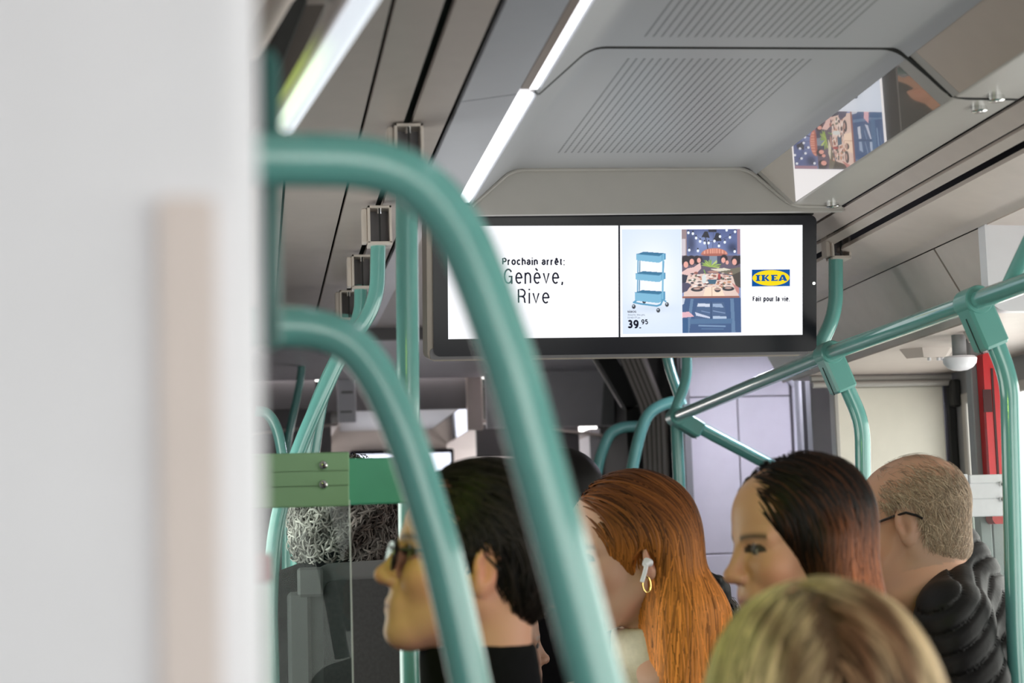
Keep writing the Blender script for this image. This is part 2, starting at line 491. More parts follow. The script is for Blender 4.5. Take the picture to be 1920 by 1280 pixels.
MB().tube([H(2.06, Y1 - 0.02, 0.60), H(2.02, Y1 - 0.04, 0.64), H(2.0, 6.3, 0.66)], 0.02, 12).build('corner_cap', M_white, wall_f)
struct(platebox('trim_14', 1284, 690, 1298, 1000, 6.62, 0.03, M_midgrey, z0=0.0))
# door jamb strips and the cream partition
struct(platebox('trim_1', 1503, 690, 1516, 1000, 6.40, 0.05, M_midgrey, z0=0.0))
struct(platebox('trim_2', 1516, 690, 1524, 1000, 6.20, 0.05, M_black, z0=0.0))
struct(platebox('trim_3', 1525, 680, 1563, 1000, 6.00, 0.06, M_midgrey, z0=0.0))
dr = MB().box((1.885, 5.72, 0.02), (2.262, 5.745, ZC + 0.505), 0.004).build('door_1', M_beige); struct(dr)
MB().box((1.880, 5.70, 0.02), (1.895, 5.75, ZC + 0.505), 0.003).build('door_edge', M_trim, dr)
hd = MB().tube([H(1.81, 5.72, 0.532), H(2.29, 5.72, 0.532)], 0.012, 12)
hd.tube([H(1.81, 5.70, 0.512), H(2.29, 5.70, 0.512)], 0.010, 12)
struct(hd.build('trim_4', M_trim))
struct(MB().box((2.270, 5.705, 0.02), (2.299, 5.745, ZC + 0.51), 0.004).build('trim_5', M_black))
jb = MB().box((2.272, 5.655, ZC + 0.43), (2.298, 5.703, ZC + 0.52), 0.006)
tag(jb.build('door_hinge', M_black), 'small black hinge block at the top corner of the cream door panel', 'hinge')

# gangway: dark portal, rubber bellows, ceiling boards, then the second car
def portal(px, y, r, name, m, parent, flat=None):
    top = ZC + 0.86
    pts = [P(px[0], 600, y), P(px[0], px[1], y), P(px[2], px[3], y), P(px[2] + 8, 1060, y)]
    pts[0] = pts[1] + (pts[1] - pts[2]).normalized() * 0.25
    low = pts[3].copy(); low.z = 0.05
    path = fillet([pts[0], pts[2], low], 0.05, 6)
    return MB().tube(path, r, 10).build(name, m, parent)
gw = MB()
gw.box((1.605, Y1 + 0.045, 0), (1.64, 8.4, ZC + 0.80)); gw.box((-0.34, Y1 + 0.045, 0), (-0.30, 8.4, ZC + 0.80))
struct(gw.build('trim_13', M_void))
gang = struct(MB().box((-0.3, Y1 + 0.05, ZC + 0.80), (1.75, 8.2, ZC + 0.84)).build('trim_6', M_lav))
bel = thing('gangway_bellows', (1.52, 6.85, 0), 'ribbed grey rubber bellows around the passage to the next car', 'bellows')
for i in range(5):
    portal((1176 + 9.5 * i, 690, 1209 + 9 * i, 768), 7.0 - 0.05 * i, 0.0125, 'rib', M_bellow, bel)
for i in range(5):
    portal((1171 + 9.5 * i, 690, 1204.5 + 9 * i, 770), 7.04 - 0.05 * i, 0.007, 'fold', M_black, bel)
pf = thing('portal_arch', (1.46, 7.15, 0), 'dark angular portal frame just beyond the grey bellows', 'frame')
pts = [P(1120, 640, 7.15), P(1190, 762, 7.15), P(1198, 1060, 7.15)]; pts[2].z = 0.05
b = MB()
for q0, q1, w in ((pts[0], pts[1], 0.035), (pts[1], pts[2], 0.035)):
    d = (q1 - q0).normalized(); nrm = Vector((d.z, 0, -d.x)) * w
    b.prism([q0 - nrm, q1 - nrm, q1 + nrm, q0 + nrm], (0, 0.06, 0))
b.build('portal', M_void, pf)
b = MB(); q0, q1 = P(1105, 640, 7.2), P(1176, 757, 7.2); d = (q1 - q0).normalized(); nrm = Vector((d.z, 0, -d.x)) * 0.026
b.prism([q0 - nrm, q1 - nrm, q1 + nrm, q0 + nrm], (0, 0.02, 0)); b.build('grey_strip', M_trim, pf)

# second car
fc = MB()
def fbox(p0, p1, y, t=0.03):
    a, c = P(*p0, y), P(*p1, y)
    fc.box((min(a.x, c.x), y, min(a.z, c.z)), (max(a.x, c.x), y + t, max(a.z, c.z)))
fbox((300, 500), (592, 766), 8.25); fbox((596, 500), (880, 766), 8.25)
fbox((300, 766), (626, 1080), 8.3)
far_wall = struct(fc.build('trim_7', M_darkgrey))
a_, c_ = P(630, 640, 8.22), P(668, 792, 8.22)
post = thing('advert_panel', (a_.x, 8.22, c_.z), 'pale printed panel hanging in the second car beside the bent pole', 'panel')
MB().box((a_.x, 8.2, c_.z), (c_.x, 8.22, a_.z), 0.004).build('sheet', M_white, post)
for q in ((640, 733, 662, 737), (638, 770, 660, 773)):
    s0, s1 = P(q[0], q[1], 8.195), P(q[2], q[3], 8.195)
    MB().box((s0.x, 8.194, s1.z), (s1.x, 8.199, s0.z)).build('printed_line', M_midgrey, post)
a_, c_ = P(872, 640, 8.22), P(906, 806, 8.22)
struct(MB().box((a_.x, 8.2, c_.z), (c_.x, 8.24, a_.z), 0.004).build('trim_8', M_panel))
a_, c_ = P(906, 560, 8.0), P(1175, 797, 8.0)
lb = struct(MB().box((a_.x, 8.0, c_.z), (c_.x, 8.03, a_.z)).build('trim_9', M_lav))
b = MB(); b.prism([P(1135, 700, 7.97), P(1128, 797, 7.97), P(1180, 797, 7.97), P(1180, 700, 7.97)], (0, 0.02, 0)); b.build('darker_board', M_midgrey, lb)  # mid grey board over the right part, darker than the wall
ceiling2 = struct(MB().box((-0.6, 8.26, ZC + 0.76), (1.75, 15, ZC + 0.80)).build('trim_10', M_void))
strip('panel', [(0.464, 0.682), (0.964, 0.682)], 8.27, 9.9, M_trough, ceiling2)
strip('lamp_cover', [(0.966, 0.680), (1.048, 0.602)], 8.27, 9.9, M_gloss, ceiling2)
strip('lamp_cover', [(0.384, 0.602), (0.462, 0.680)], 8.27, 9.9, M_gloss, ceiling2)
strip('panel', [(1.05, 0.598), (1.75, 0.50)], 8.27, 14, M_panel, ceiling2)
strip('panel', [(-0.6, 0.50), (0.382, 0.598)], 8.27, 14, M_panel2, ceiling2)
MB().box((0.38, 9.9, ZC + 0.57), (1.05, 9.93, ZC + 0.70)).build('end_board', M_panel2, ceiling2)
w2 = MB()
for x in (-0.62, 1.55):
    w2.box((x, 8.3, 0), (x + 0.05, 14, ZC - 0.3)); w2.box((x, 8.3, ZC + 0.40), (x + 0.05, 14, ZC + 0.56))
    for y in (8.3, 9.1, 9.9, 10.7, 11.5, 12.3): w2.box((x, y, ZC - 0.3), (x + 0.05, y + 0.16, ZC + 0.40))
w2.box((-0.62, 14, 0), (1.6, 14.05, ZC + 0.8))
struct(w2.build('trim_11', M_white))
struct(MB().box((1.02, 8.3, ZC + 0.44), (1.5, 8.34, ZC + 0.59)).build('trim_12', M_darkgrey))
# second screen, seen edge on under the end board
s2 = thing('information_screen', (0.8, 9.86, ZC + 0.4), 'distant second black screen hanging in the next car above the passengers', 'screen')
MB().box((0.515, 9.84, ZC + 0.40), (1.083, 9.88, ZC + 0.574), 0.008).build('housing', M_bezel, s2)
M_disp2 = mat('far_display', (0.8, 0.86, 1.0), var=0, emit=1.2)
MB().box((0.535, 9.836, ZC + 0.425), (1.063, 9.839, ZC + 0.55)).build('display', M_disp2, s2)
# unseen ceiling lamp placed to light the pale end wall
cl = thing('unseen_ceiling_light', (1.7, 6.15, ZC + 0.75), 'unseen cool white strip lamp placed on the ceiling to light the pale end wall', 'lamp')
MB().box((1.66, 6.12, ZC + 0.715), (2.18, 6.22, ZC + 0.735), 0.004).build('housing', M_trim, cl)
MB().box((1.68, 6.13, ZC + 0.705), (2.16, 6.21, ZC + 0.7149), 0.003).build('diffuser', M_lamp2, cl)
# overhead door box on the right
ob = thing('overhead_box', P(1880, 583, 3.98), 'pale end cover above the doorway with a rounded lower corner, top right', 'cover')
b = MB()
x0 = P(1851, 500, 3.97).x; z0, z1 = P(1880, 583, 3.97).z, P(1880, 407, 3.97).z
prof = fillet([(x0, z1), (x0, z0), (2.29, z0), ], 0.05, 6) + [Vector((2.29, z1))]
b.prism([(p.x, 3.97, p.y) for p in prof], (0, 0.04, 0)); b.build('cover', M_white, ob)
MB().box((x0 + 0.002, 3.966, z1 + 0.003), (2.29, 4.0, z1 + 0.035), 0.003).build('top_flap', M_panel, ob)

# smoke detector and sensor plates on the soffit
det = thing('soffit_sensor', P(1795, 672, 4.9), 'white dome sensor hanging under the soffit behind the handrail', 'sensor')
c0 = PH(1797, 628, 0.545); hz = ZC + 0.545
c0.z = hz
MB().tube([c0, c0 - Vector((0, 0, 0.055)), c0 - Vector((0, 0, 0.058))], [0.019, 0.019, 0.03], 18).build('stem', M_midgrey, det)
prof = [(0.040, 0.058), (0.046, 0.064), (0.044, 0.076), (0.034, 0.088), (0.02, 0.095), (0.004, 0.097)]
MB().tube([c0 - Vector((0, 0, z)) for r, z in prof], [r for r, z in prof], 24).build('dome', M_white, det)
def hexplate(px, py, label, ang, w=0.085, h=0.05):
    c = PH(px, py, 0.518); o = thing('soffit_plate', c, label, 'sensor')
    b = MB(); top, bot = [], []
    for k, (x, y) in enumerate(((-1, 0), (-0.45, -1), (0.6, -1), (1, 0), (0.6, 1), (-0.45, 1))):
        v = Matrix.Rotation(ang, 3, 'Z') @ Vector((x * w, y * h, 0))
        bot.append(c + v * 0.75 - Vector((0, 0, 0.0))); top.append(c + v + Vector((0, 0, 0.027)))
    b.add(bot + top, [tuple(range(6)), tuple(range(11, 5, -1))] + [(i, i + 6, (i + 1) % 6 + 6, (i + 1) % 6) for i in range(6)])
    b.build('faceted_cover', M_panel, o, smooth=5)
    for dx in (-0.01, 0.018, 0.03):
        q = c + Vector((dx + 0.005, -0.03, -0.001))
        MB().tube([q, q - Vector((0, 0, 0.008))], 0.005, 10).build('lens', M_white, o)
hexplate(1738, 672, 'faceted grey sensor cover on the soffit, left of the white dome', 0.1)
hexplate(1842, 640, 'faceted grey sensor cover on the soffit, half hidden by the right clamp', 0.5, 0.06, 0.04)

# white pillar in the left foreground with its vertical trim
pl = thing('foreground_pillar', (-0.2, 0.86, 0), 'very near white partition pillar filling the left edge, out of focus', 'pillar')
prof = fillet([(-0.37, 0.83), (0.004, 0.83), (0.004, 0.95), (-0.37, 0.95)], 0.018, 6)
b = MB(); b.prism([(p.x, p.y, 0.0) for p in prof], (0, 0, ZC + 0.60)); b.build('pillar', M_white, pl)
q0, q1 = P(296, 372, 0.825), P(404, 372, 0.825)
M_rose = mat('rose_grey_trim', srgb(226, 212, 208), rough=0.45, var=0.02)
b = MB(); xm, w = (q0.x + q1.x) / 2, (q1.x - q0.x) / 2
pr = [Vector((xm - w, q0.z - 1.3)), Vector((xm - w, q0.z)), Vector((xm + w, q0.z)), Vector((xm + w, q0.z - 1.3))]
b.prism([(p.x, 0.829, p.y) for p in fillet(pr, 0.005, 4)], (0, -0.008, 0)); b.build('trim_strip', M_rose, pl)

# glowing tube made up for the bright slanting band, and dark housing, top left
rl = thing('glow_tube', P(535, 240, 2.3), 'blurred made-up white glowing tube with a beige edge slanting across the top left', 'lamp')
e0, e1 = P(534, 235, 2.35), P(712, -45, 1.75)
ax = (e1 - e0).normalized()
sd = ax.cross((e0 - Vector((0, 0, ZC))).normalized()).normalized()
M_glow_tube = mat('glow_tube_white', (0.86, 0.92, 1.0), rough=0.4, var=0, emit=0.75)
MB().tube([e0, e0 + ax * 0.004, e1], [0.008, 0.0135, 0.0135], 16).build('tube', M_glow_tube, rl)
MB().tube([e0 + sd * 0.019, e1 + sd * 0.019], 0.0075, 12).build('edge_trim', M_panel, rl)
MB().tube([e0 + ax * 0.5 , e0 + ax * 0.5 + Vector((-0.1, 0.3, 0.15))], 0.006, 8).build('hanger', M_midgrey, rl)
dh = thing('blind_housing', P(560, 60, 2.6), 'dark brown housing behind the slanting glowing tube, top left corner', 'housing')
b = MB(); b.prism([P(470, 250, 2.62), P(470, -60, 2.62), P(640, -60, 2.62), P(540, 160, 2.62)], (0, 0.05, 0)); b.build('housing', mat('brown_plastic', srgb(78, 70, 66), rough=0.5), dh)
b = MB(); b.prism([P(490, 140, 2.58), P(555, -40, 2.58), P(590, -40, 2.58), P(505, 180, 2.58)], (0, 0.03, 0)); b.build('seal', M_black, dh)
tag(MB().tube([P(470, 95, 2.3), P(560, -60, 2.1)], 0.014, 12).build('trim_rod', M_panel), 'short beige rod in the extreme top left corner', 'rod')

# ------------------------------------------------------------------ rails and poles
def bracket(parent, top, w=0.056, h=0.088, d=0.055, down=None):
    """open-fronted socket that holds a pole to the ceiling slot"""
    x, y, z = top
    b = MB(); t = 0.006
    b.box((x - w / 2, y - d / 2, z - h), (x - w / 2 + t, y + d / 2, z), 0.001)
    b.box((x + w / 2 - t, y - d / 2, z - h), (x + w / 2, y + d / 2, z), 0.001)
    b.box((x - w / 2, y - d / 2, z - t), (x + w / 2, y + d / 2, z), 0.001)
    b.box((x - w / 2, y - d / 2, z - h - 0.004), (x + w / 2, y + d / 2, z - h + 0.004), 0.001)
    b.box((x - w / 2, y + d / 2 - t, z - h), (x + w / 2, y + d / 2, z), 0.001)
    b.box((x - w / 2 - 0.012, y - d / 2 + 0.012, z - h * 0.95), (x - w / 2, y + d / 2, z - 0.004), 0.002)
    o = b.build('ceiling_bracket', M_bracket, parent)
    MB().box((x - 0.002, y - d / 2 + 0.004, z - h), (x + 0.002, y - d / 2 + 0.008, z - t)).build('rib', M_black, o)
    MB().tube([(x, y - d / 2 + 0.012, z - t), (x, y - d / 2 + 0.012, z - 0.018)], 0.006, 8).build('bolt', M_chrome, o)
    MB().box((x - w / 2 + t, y + d / 2 - t - 0.003, z - h), (x + w / 2 - t, y + d / 2 - t, z - t)).build('recess', M_darkgrey, o)
    return o

def pole(name, label, Y, px_path, r, btop, rad=0.06, group=None, low=0.0, foot=True):
    pts = [P(x, y, Y) for x, y in px_path]
    if foot: e = pts[-1].copy(); e.z = low; pts.append(e)
    t = thing(name, (pts[-1].x, Y, pts[-1].z), label, 'pole', group)
    MB().tube(fillet(pts, rad, 8), r, 20).build('tube', M_teal, t)
    if btop:
        tp = P(btop[0], btop[1], Y); bracket(t, tp)
    if foot: MB().tube([(pts[-1].x, Y, low), (pts[-1].x, Y, low + 0.015)], r * 2, 20).build('foot_flange', M_chrome, t)
    return t
pole('grab_pole', 'straight thick teal pole beside the left end of the screen', 3.40, [(762, 300), (763, 500), (771, 1230)], 0.0215, (764, 237))
pole('grab_pole', 'bent teal pole nearest the screen, bowing left behind the green plate', 4.16, [(709, 455), (707, 572), (640, 660), (560, 840), (518, 970), (505, 1120), (510, 1260)], 0.0178, (710, 389), rad=0.16)
pole('grab_pole', 'bent teal pole half hidden behind the nearest bent pole on the left', 4.83, [(676, 535), (676, 590), (620, 690), (575, 800), (556, 1000), (556, 1200)], 0.0175, (678, 480), rad=0.14)
pole('grab_pole', 'teal pole whose ceiling bracket is third behind the big hoop, mostly hidden', 5.46, [(651, 590), (648, 640), (610, 720), (585, 860), (575, 1100)], 0.0175, (653, 546), rad=0.14)
pole('grab_pole', 'thin dark bent pole far back on the left above the green plate', 7.6, [(566, 655), (565, 705), (538, 830), (534, 1000)], 0.0165, None, rad=0.05)
t = thing('grab_hoop', P(538, 1000, 5.2), 'dark teal handle curve at the far left above the green plate', 'handle')
MB().tube(spline([P(478, 770, 5.2), P(500, 775, 5.2), P(517, 800, 5.2), P(528, 845, 5.2), P(534, 905, 5.2), P(538, 1000, 5.2), P(540, 1400, 5.2), H(P(540, 1400, 5.2).x, 5.2, -1.35)]), 0.016, 14).build('tube', M_teal, t)

# foreground seat hoops
hp = thing('seat_hoop', P(1117, 1280, 1.36), 'large blurred teal hoop rail arching across the screen in front', 'handrail')
path = spline([P(440, 297, 1.36), P(520, 298, 1.36), P(590, 299, 1.36), P(660, 302, 1.36), P(720, 313, 1.36), P(775, 338, 1.36), P(826, 385, 1.36), P(868, 448, 1.36), P(901, 525, 1.36), P(932, 612, 1.36), P(963, 703, 1.36), P(1011, 876, 1.36), P(1062, 1062, 1.36), P(1117, 1272, 1.36), P(1195, 1560, 1.36)])
MB().tube(path, 0.0208, 24).build('tube', M_teal, hp)
MB().tube([P(430, 297, 1.36), P(446, 297, 1.36)], 0.03, 20).build('wall_flange', M_teal_dark, hp)
MB().tube([P(502, 95, 1.37), P(506, 120, 1.37), P(508, 640, 1.37), P(506, 655, 1.37)], [0.004, 0.0078, 0.0078, 0.004], 14).build('upright', mat('deep_teal_edge', srgb(52, 98, 94), rough=0.35), hp)  # dark teal tube in place of the dark edge beside the pillar
hp = thing('seat_hoop', P(880, 1280, 1.78), 'dark smaller teal hoop rail under the large blurred hoop', 'handrail')
path = spline([P(440, 612, 1.78), P(520, 612, 1.78), P(575, 614, 1.78), P(625, 627, 1.78), P(668, 655, 1.78), P(704, 700, 1.78), P(735, 760, 1.78), P(766, 838, 1.78), P(800, 945, 1.78), P(833, 1060, 1.78), P(881, 1278, 1.78), P(935, 1560, 1.78)])
MB().tube(path, 0.0205, 24).build('tube', M_teal, hp)
MB().tube([P(430, 612, 1.78), P(446, 612, 1.78)], 0.03, 20).build('wall_flange', M_teal_dark, hp)
# right handrail with clamps and uprights
hr = thing('handrail', P(1620, 1280, 4.6), 'long teal handrail with three clamps running down the right side of the tram', 'handrail')
ra, rb_, rc = P(1268, 781, 6.15), P(1553, 663, 4.55), P(1824, 566, 3.63)
rd = rc + (rc - rb_).normalized() * 1.6
MB().tube([ra - (rb_ - ra).normalized() * 0.02, ra, rb_, rc, rd], 0.0205, 24).build('rail', M_teal, hr)
def clamp(c, axis, to, parent, L=0.105):
    axis = axis.normalized(); d = (to - c); d = (d - axis * d.dot(axis)).normalized(); n = axis.cross(d)
    b = MB()
    b.tube([c - axis * 0.036, c - axis * 0.033, c + axis * 0.033, c + axis * 0.036], [0.0285, 0.031, 0.031, 0.0285], 24)
    R = Matrix((d, axis, n)).transposed().to_4x4(); R.translation = c
    b.box((0.0, -0.034, -0.029), (L, 0.034, 0.029), 0.006, R)
    o = b.build('clamp', M_teal_dark, parent)
    for s in (1, -1):
        MB().box((0.028, -0.0015, s * 0.0293 - 0.001), (L + 0.0005, 0.0015, s * 0.0293 + 0.001), 0, R).build('joint', M_black, o)
    for s in (-0.016, 0.016):
        MB().tube([R @ Vector((0.062, -0.034, s)), R @ Vector((0.062, -0.0355, s))], 0.005, 10).build('bolt', M_midgrey, o)
    return o
# clamp by the screen
up = [P(x, y, 4.6) for x, y in ((1567, 485), (1567, 585), (1536, 652))]
MB().tube(fillet(up, 0.06, 8), 0.0195, 20).build('upright', M_teal, hr)
bracket(hr, P(1570, 432, 4.6), w=0.052, h=0.076)
clamp(rb_, rc - ra, P(1592, 735, 4.52), hr)
lo = [rb_ + (P(1580, 712, 4.55) - rb_) * 0.6, P(1586, 722, 4.55), P(1617, 792, 4.55), P(1622, 1200, 4.55)]; e = lo[-1].copy(); e.z = 0; lo.append(e)
MB().tube(fillet(lo, 0.06, 8), 0.0205, 20).build('upright', M_teal, hr)
# near clamp
clamp(rc, rc - ra, P(1868, 640, 3.6), hr)
lo = [rc + (P(1858, 625, 3.63) - rc) * 0.6, P(1862, 632, 3.63), P(1893, 712, 3.63), P(1905, 1200, 3.63)]; e = lo[-1].copy(); e.z = 0; lo.append(e)
MB().tube(fillet(lo, 0.06, 8), 0.0205, 20).build('upright', M_teal, hr)
# rail branch rising at the right edge
MB().tube([P(1895, 535, 3.45), P(1935, 450, 3.4), P(1960, 395, 3.38)], 0.019, 18).build('upright', M_teal, hr)
# far clamp with its crossing bars
clamp(ra, rc - ra, P(1330, 812, 6.1), hr, L=0.10)
MB().tube([P(1290, 790, 6.15), P(1437, 868, 6.15), P(1560, 935, 6.15)], 0.0225, 18).build('cross_bar', M_teal, hr)
MB().tube(fillet([P(1288, 600, 6.15), P(1288, 712, 6.15), P(1263, 775, 6.15)], 0.05, 6), 0.0185, 18).build('upright', M_teal, hr)
MB().tube(fillet([P(1238, 600, 6.25), P(1255, 690, 6.25), P(1280, 760, 6.25)], 0.05, 6), 0.0185, 18).build('upright', M_teal, hr)
e = P(1281, 1060, 6.2); e2 = e.copy(); e2.z = 0
MB().tube([P(1268, 785, 6.2), e, e2], 0.0215, 18).build('upright', M_teal, hr)
for lbl, pp, y in (('dark teal seat hoop just left of the grey bellows', [(1196, 799), (1168, 801), (1146, 812), (1132, 838), (1120, 880), (1114, 930), (1112, 1020)], 6.9),
                   ('teal seat hoop crossing in front of the grey bellows', [(1268, 752), (1240, 760), (1217, 776), (1203, 805), (1190, 855), (1182, 910), (1178, 1020)], 6.5)):
    t = thing('seat_hoop', P(*pp[-1], y), lbl, 'handrail')
    e = P(*pp[-1], y); e.z = 0.0
    MB().tube(spline([P(x, yy, y) for x, yy in pp] + [e]), 0.0225, 18).build('tube', M_teal, t)

# ------------------------------------------------------------------ partitions
def plate_screw(parent, p, r=0.009):
    s = MB().tube([p, p - Vector((0, 0.003, 0)), p - Vector((0, 0.0065, 0)), p - Vector((0, 0.008, 0))], [r, r, r * 0.75, r * 0.35], 18).build('screw', M_chrome, parent)
    MB().box(p + Vector((-r * .55, -0.0086, -0.0012)), p + Vector((r * .55, -0.0078, 0.0012))).build('slot', M_black, s)
    MB().box(p + Vector((-0.0012, -0.0086, -r * .55)), p + Vector((0.0012, -0.0078, r * .55))).build('slot', M_black, s)
gp = thing('glass_partition', P(655, 1280, 3.36), 'glass partition with a green screwed top plate on the left', 'partition')
YP = 3.36
M_plate = mat('satin_plate', srgb(134, 178, 130), rough=0.4, var=0.02)  # green is put into the plate's base colour
tp = platebox('top_plate', 380, 853, 655, 884, YP, 0.012, M_plate, gp, 0.002)
platebox('top_plate', 380, 885.5, 655, 912, YP, 0.012, M_plate, gp, 0.002)
platebox('top_plate', 380, 913.5, 655, 948, YP, 0.012, M_plate, gp, 0.002)
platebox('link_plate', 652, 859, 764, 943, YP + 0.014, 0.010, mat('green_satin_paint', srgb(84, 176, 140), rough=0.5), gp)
for py in (872, 908): plate_screw(gp, P(606, py, YP))
a, c = P(330, 940, YP), P(655, 940, YP)
MB().box((a.x, YP + 0.004, 0.25), (c.x, YP + 0.010, a.z)).build('pane', M_part, gp)
MB().box((c.x - 0.0005, YP + 0.0035, 0.25), (c.x + 0.0015, YP + 0.0105, a.z - 0.005)).build('pane_edge', mat('polished_edge', srgb(235, 235, 235), rough=0.3, var=0), gp)
gq = thing('glass_partition', P(1850, 1280, 4.12), 'glass partition with a white screwed top plate beside the right pole', 'partition')
YQ = 4.12
platebox('top_plate', 1818, 890, 1884, 905, YQ, 0.012, M_alu, gq, 0.002)
platebox('top_plate', 1818, 906, 1885, 934, YQ, 0.012, M_alu, gq, 0.002)
platebox('top_plate', 1818, 935, 1886, 967, YQ, 0.012, M_alu, gq, 0.002)
platebox('top_plate', 1740, 890, 1817, 966, YQ, 0.012, M_alu, gq, 0.002)
for py in (907, 935.5): plate_screw(gq, P(1878, py, YQ), 0.0065)
a, c = P(1740, 960, YQ), P(1890, 960, YQ)
MB().box((a.x, YQ + 0.004, 0.25), (c.x, YQ + 0.010, a.z)).build('pane', M_part, gq)
# stop button at the pillar edge
sb = thing('stop_button', P(500, 1065, 1.9), 'small red stop button box at the edge of the white pillar', 'button')
a, c = P(478, 1037, 1.9), P(511, 1092, 1.9)
MB().box((a.x, 1.9, c.z), (c.x, 1.93, a.z), 0.003).build('box', mat('brick_red_plastic', srgb(150, 60, 60), rough=0.5), sb)
b0 = P(493, 1092, 1.915); b1 = b0.copy(); b1.z = 0.0
MB().tube([b0, b1], 0.0085, 14).build('stand', mat('pale_teal_paint', srgb(200, 218, 212), rough=0.4), sb)
# post with red emergency unit at the right
ep = thing('emergency_unit', P(1855, 980, 4.7), 'red emergency handle unit on a grey post at the right', 'handle')
platebox('post', 1830, 610, 1852, 1100, 4.72, 0.04, M_midgrey, ep, z0=0.0)
platebox('back_plate', 1853, 610, 1887, 1100, 4.73, 0.03, M_midgrey, ep, z0=0.0)
a, c = P(1839, 664, 4.7), P(1873, 982, 4.7); a.x, c.x = P(1841, 780, 4.7).x, P(1875, 780, 4.7).x
pr = [Vector((a.x, c.z + .012)), Vector((a.x, a.z)), Vector((c.x, a.z)), Vector((c.x, c.z)), Vector((a.x + .006, c.z)), Vector((a.x, c.z + .012))]
bx = MB().prism([(p.x, 4.715, p.y) for p in fillet(pr, 0.012, 5)[:-1]], (0, -0.045, 0)).build('case', M_red, ep)
platebox('recess', 1844, 730, 1860, 772, 4.668, 0.003, M_redd, ep, 0)
platebox('groove', 1866, 690, 1870, 960, 4.668, 0.003, M_redd, ep, 0)
platebox('lamp_window', 1844, 652, 1852, 662, 4.70, 0.01, M_white, ep)

# ------------------------------------------------------------------ information screen
TILT = math.radians(9.0); YAW = math.radians(0.6)
sC = P(1172, 528, 4.40)
sU = Vector((math.cos(YAW), math.sin(YAW), 0))
sV = Vector((0, -math.sin(TILT), math.cos(TILT)))
sN = sU.cross(sV).normalized(); sV = sN.cross(sU)
def pm(px, py):
    d = ray(px, py); o = Vector((0, 0, ZC))
    q = o + d * ((sC - o).dot(sN) / d.dot(sN)) - sC
    return q.dot(sU), q.dot(sV)
def S3(u, v, w=0.0): return sC + sU * u + sV * v + sN * w
SM = Matrix((sU, sV, sN)).transposed().to_4x4(); SM.translation = sC

scr = thing('information_screen', S3(0, -0.19, 0), 'wide black information screen with next stop and advert hanging from the ceiling', 'screen')
_l = (pm(839, 632)[0] + pm(840, 440)[0]) / 2; _r = (pm(1500, 628)[0] + pm(1509, 422)[0]) / 2
_t = (pm(940, 424)[1] + pm(1505, 421)[1]) / 2; _b = (pm(842, 634)[1] + pm(1498, 629)[1]) / 2
SW, SH = _r - _l, _t - _b
def uv(px, py):
    """photograph pixel on the screen -> screen coordinates"""
    a = (px - 839.5) / (1504.5 - 839.5) + (0.0 if True else 0)
    # the screen narrows a little towards the bottom in the photograph
    f = (py - 423) / 209.0
    xl, xr = 840 - 1.0 * f, 1510 - 10.0 * f
    a = (px - xl) / (xr - xl)
    y0 = 425.5 - 4 * a; y1 = 635 - 7 * a
    c = (py - y0) / (y1 - y0)
    return _l + a * SW, _t - c * SH
def rrect(u0, u1, v0, v1, r, n=6):
    pts = []
    for cx, cy, a0 in ((u1 - r, v1 - r, 0), (u0 + r, v1 - r, 90), (u0 + r, v0 + r, 180), (u1 - r, v0 + r, 270)):
        for k in range(n + 1):
            a = math.radians(a0 + 90 * k / n); pts.append((cx + r * math.cos(a), cy + r * math.sin(a)))
    return pts
o_l, o_r = pm(813, 640)[0], pm(1531, 560)[0]
o_t, o_b = pm(1200, 404)[1], pm(1200, 663)[1]
MB().prism([S3(u, v, 0.0) for u, v in rrect(o_l, o_r, o_b, o_t, 0.016)], sN * -0.012).build('front_glass', M_bezel, scr)
hb = MB().prism([S3(u, v, -0.0125) for u, v in rrect(o_l - 0.014, o_r - 0.03, o_b - 0.012, o_t - 0.004, 0.02)], sN * -0.11)
hb.build('housing', M_housing, scr)
MB().prism([S3(u, v, -0.006) for u, v in rrect(o_l - 0.008, o_r - 0.02, o_b - 0.008, o_b + 0.02, 0.009)], sN * -0.09).build('bottom_strip', mat('dark_grey_housing', srgb(92, 90, 94), rough=0.4), scr)
MB().box((o_l + 0.03, o_t + 0.0, -0.10), (o_r - 0.005, o_t + 0.022, -0.004), 0.003, SM).build('hanging_bar', M_black, scr)
for uu in (o_l + 0.15, o_r - 0.15):
    MB().box((uu - 0.02, o_t - 0.02, -0.10), (uu + 0.02, o_t + 0.018, -0.06), 0.003, SM).build('hanger', M_black, scr)
MB().tube([S3(*pm(1525.5, 531), 0.0), S3(*pm(1525.5, 531), 0.003)], 0.004, 12).build('sensor', M_chrome, scr)

def flat(name, pts, m, w, parent=scr):
    """flat printed shape on the display, one face"""
    return mk(name, [S3(u, v, w) for u, v in pts], [tuple(range(len(pts)))], m, parent, smooth=0)
def em(name, rgb, e=1.0):
    c = srgb(*rgb); m, nt, b = newmat(name)
    b.inputs['Base Color'].default_value = (0, 0, 0, 1); b.inputs['Roughness'].default_value = 0.25
    b.inputs['Specular IOR Level'].default_value = 0.1
    b.inputs['Emission Color'].default_value = (*c, 1); b.inputs['Emission Strength'].default_value = e
    return m
E_white = em('display_white', (250, 251, 255), 1.12)
E_ink = em('display_ink', (14, 16, 38), 1.0)
E_blue = em('display_logo_blue', (0, 84, 160), 1.0)
E_yel = em('display_logo_yellow', (255, 225, 20), 1.0)
E_line = em('display_divider', (22, 22, 34), 1.0)
flat('display', [(_l, _b), (_r, _b), (_r, _t), (_l, _t)], E_white, 0.0008)
d0, d1 = uv(1159, 425), uv(1153.5, 632)
flat('divider', [(d1[0] - .0022, _b), (d1[0] + .0022, _b), (d0[0] + .0022, _t), (d0[0] - .0022, _t)], E_line, 0.0012)

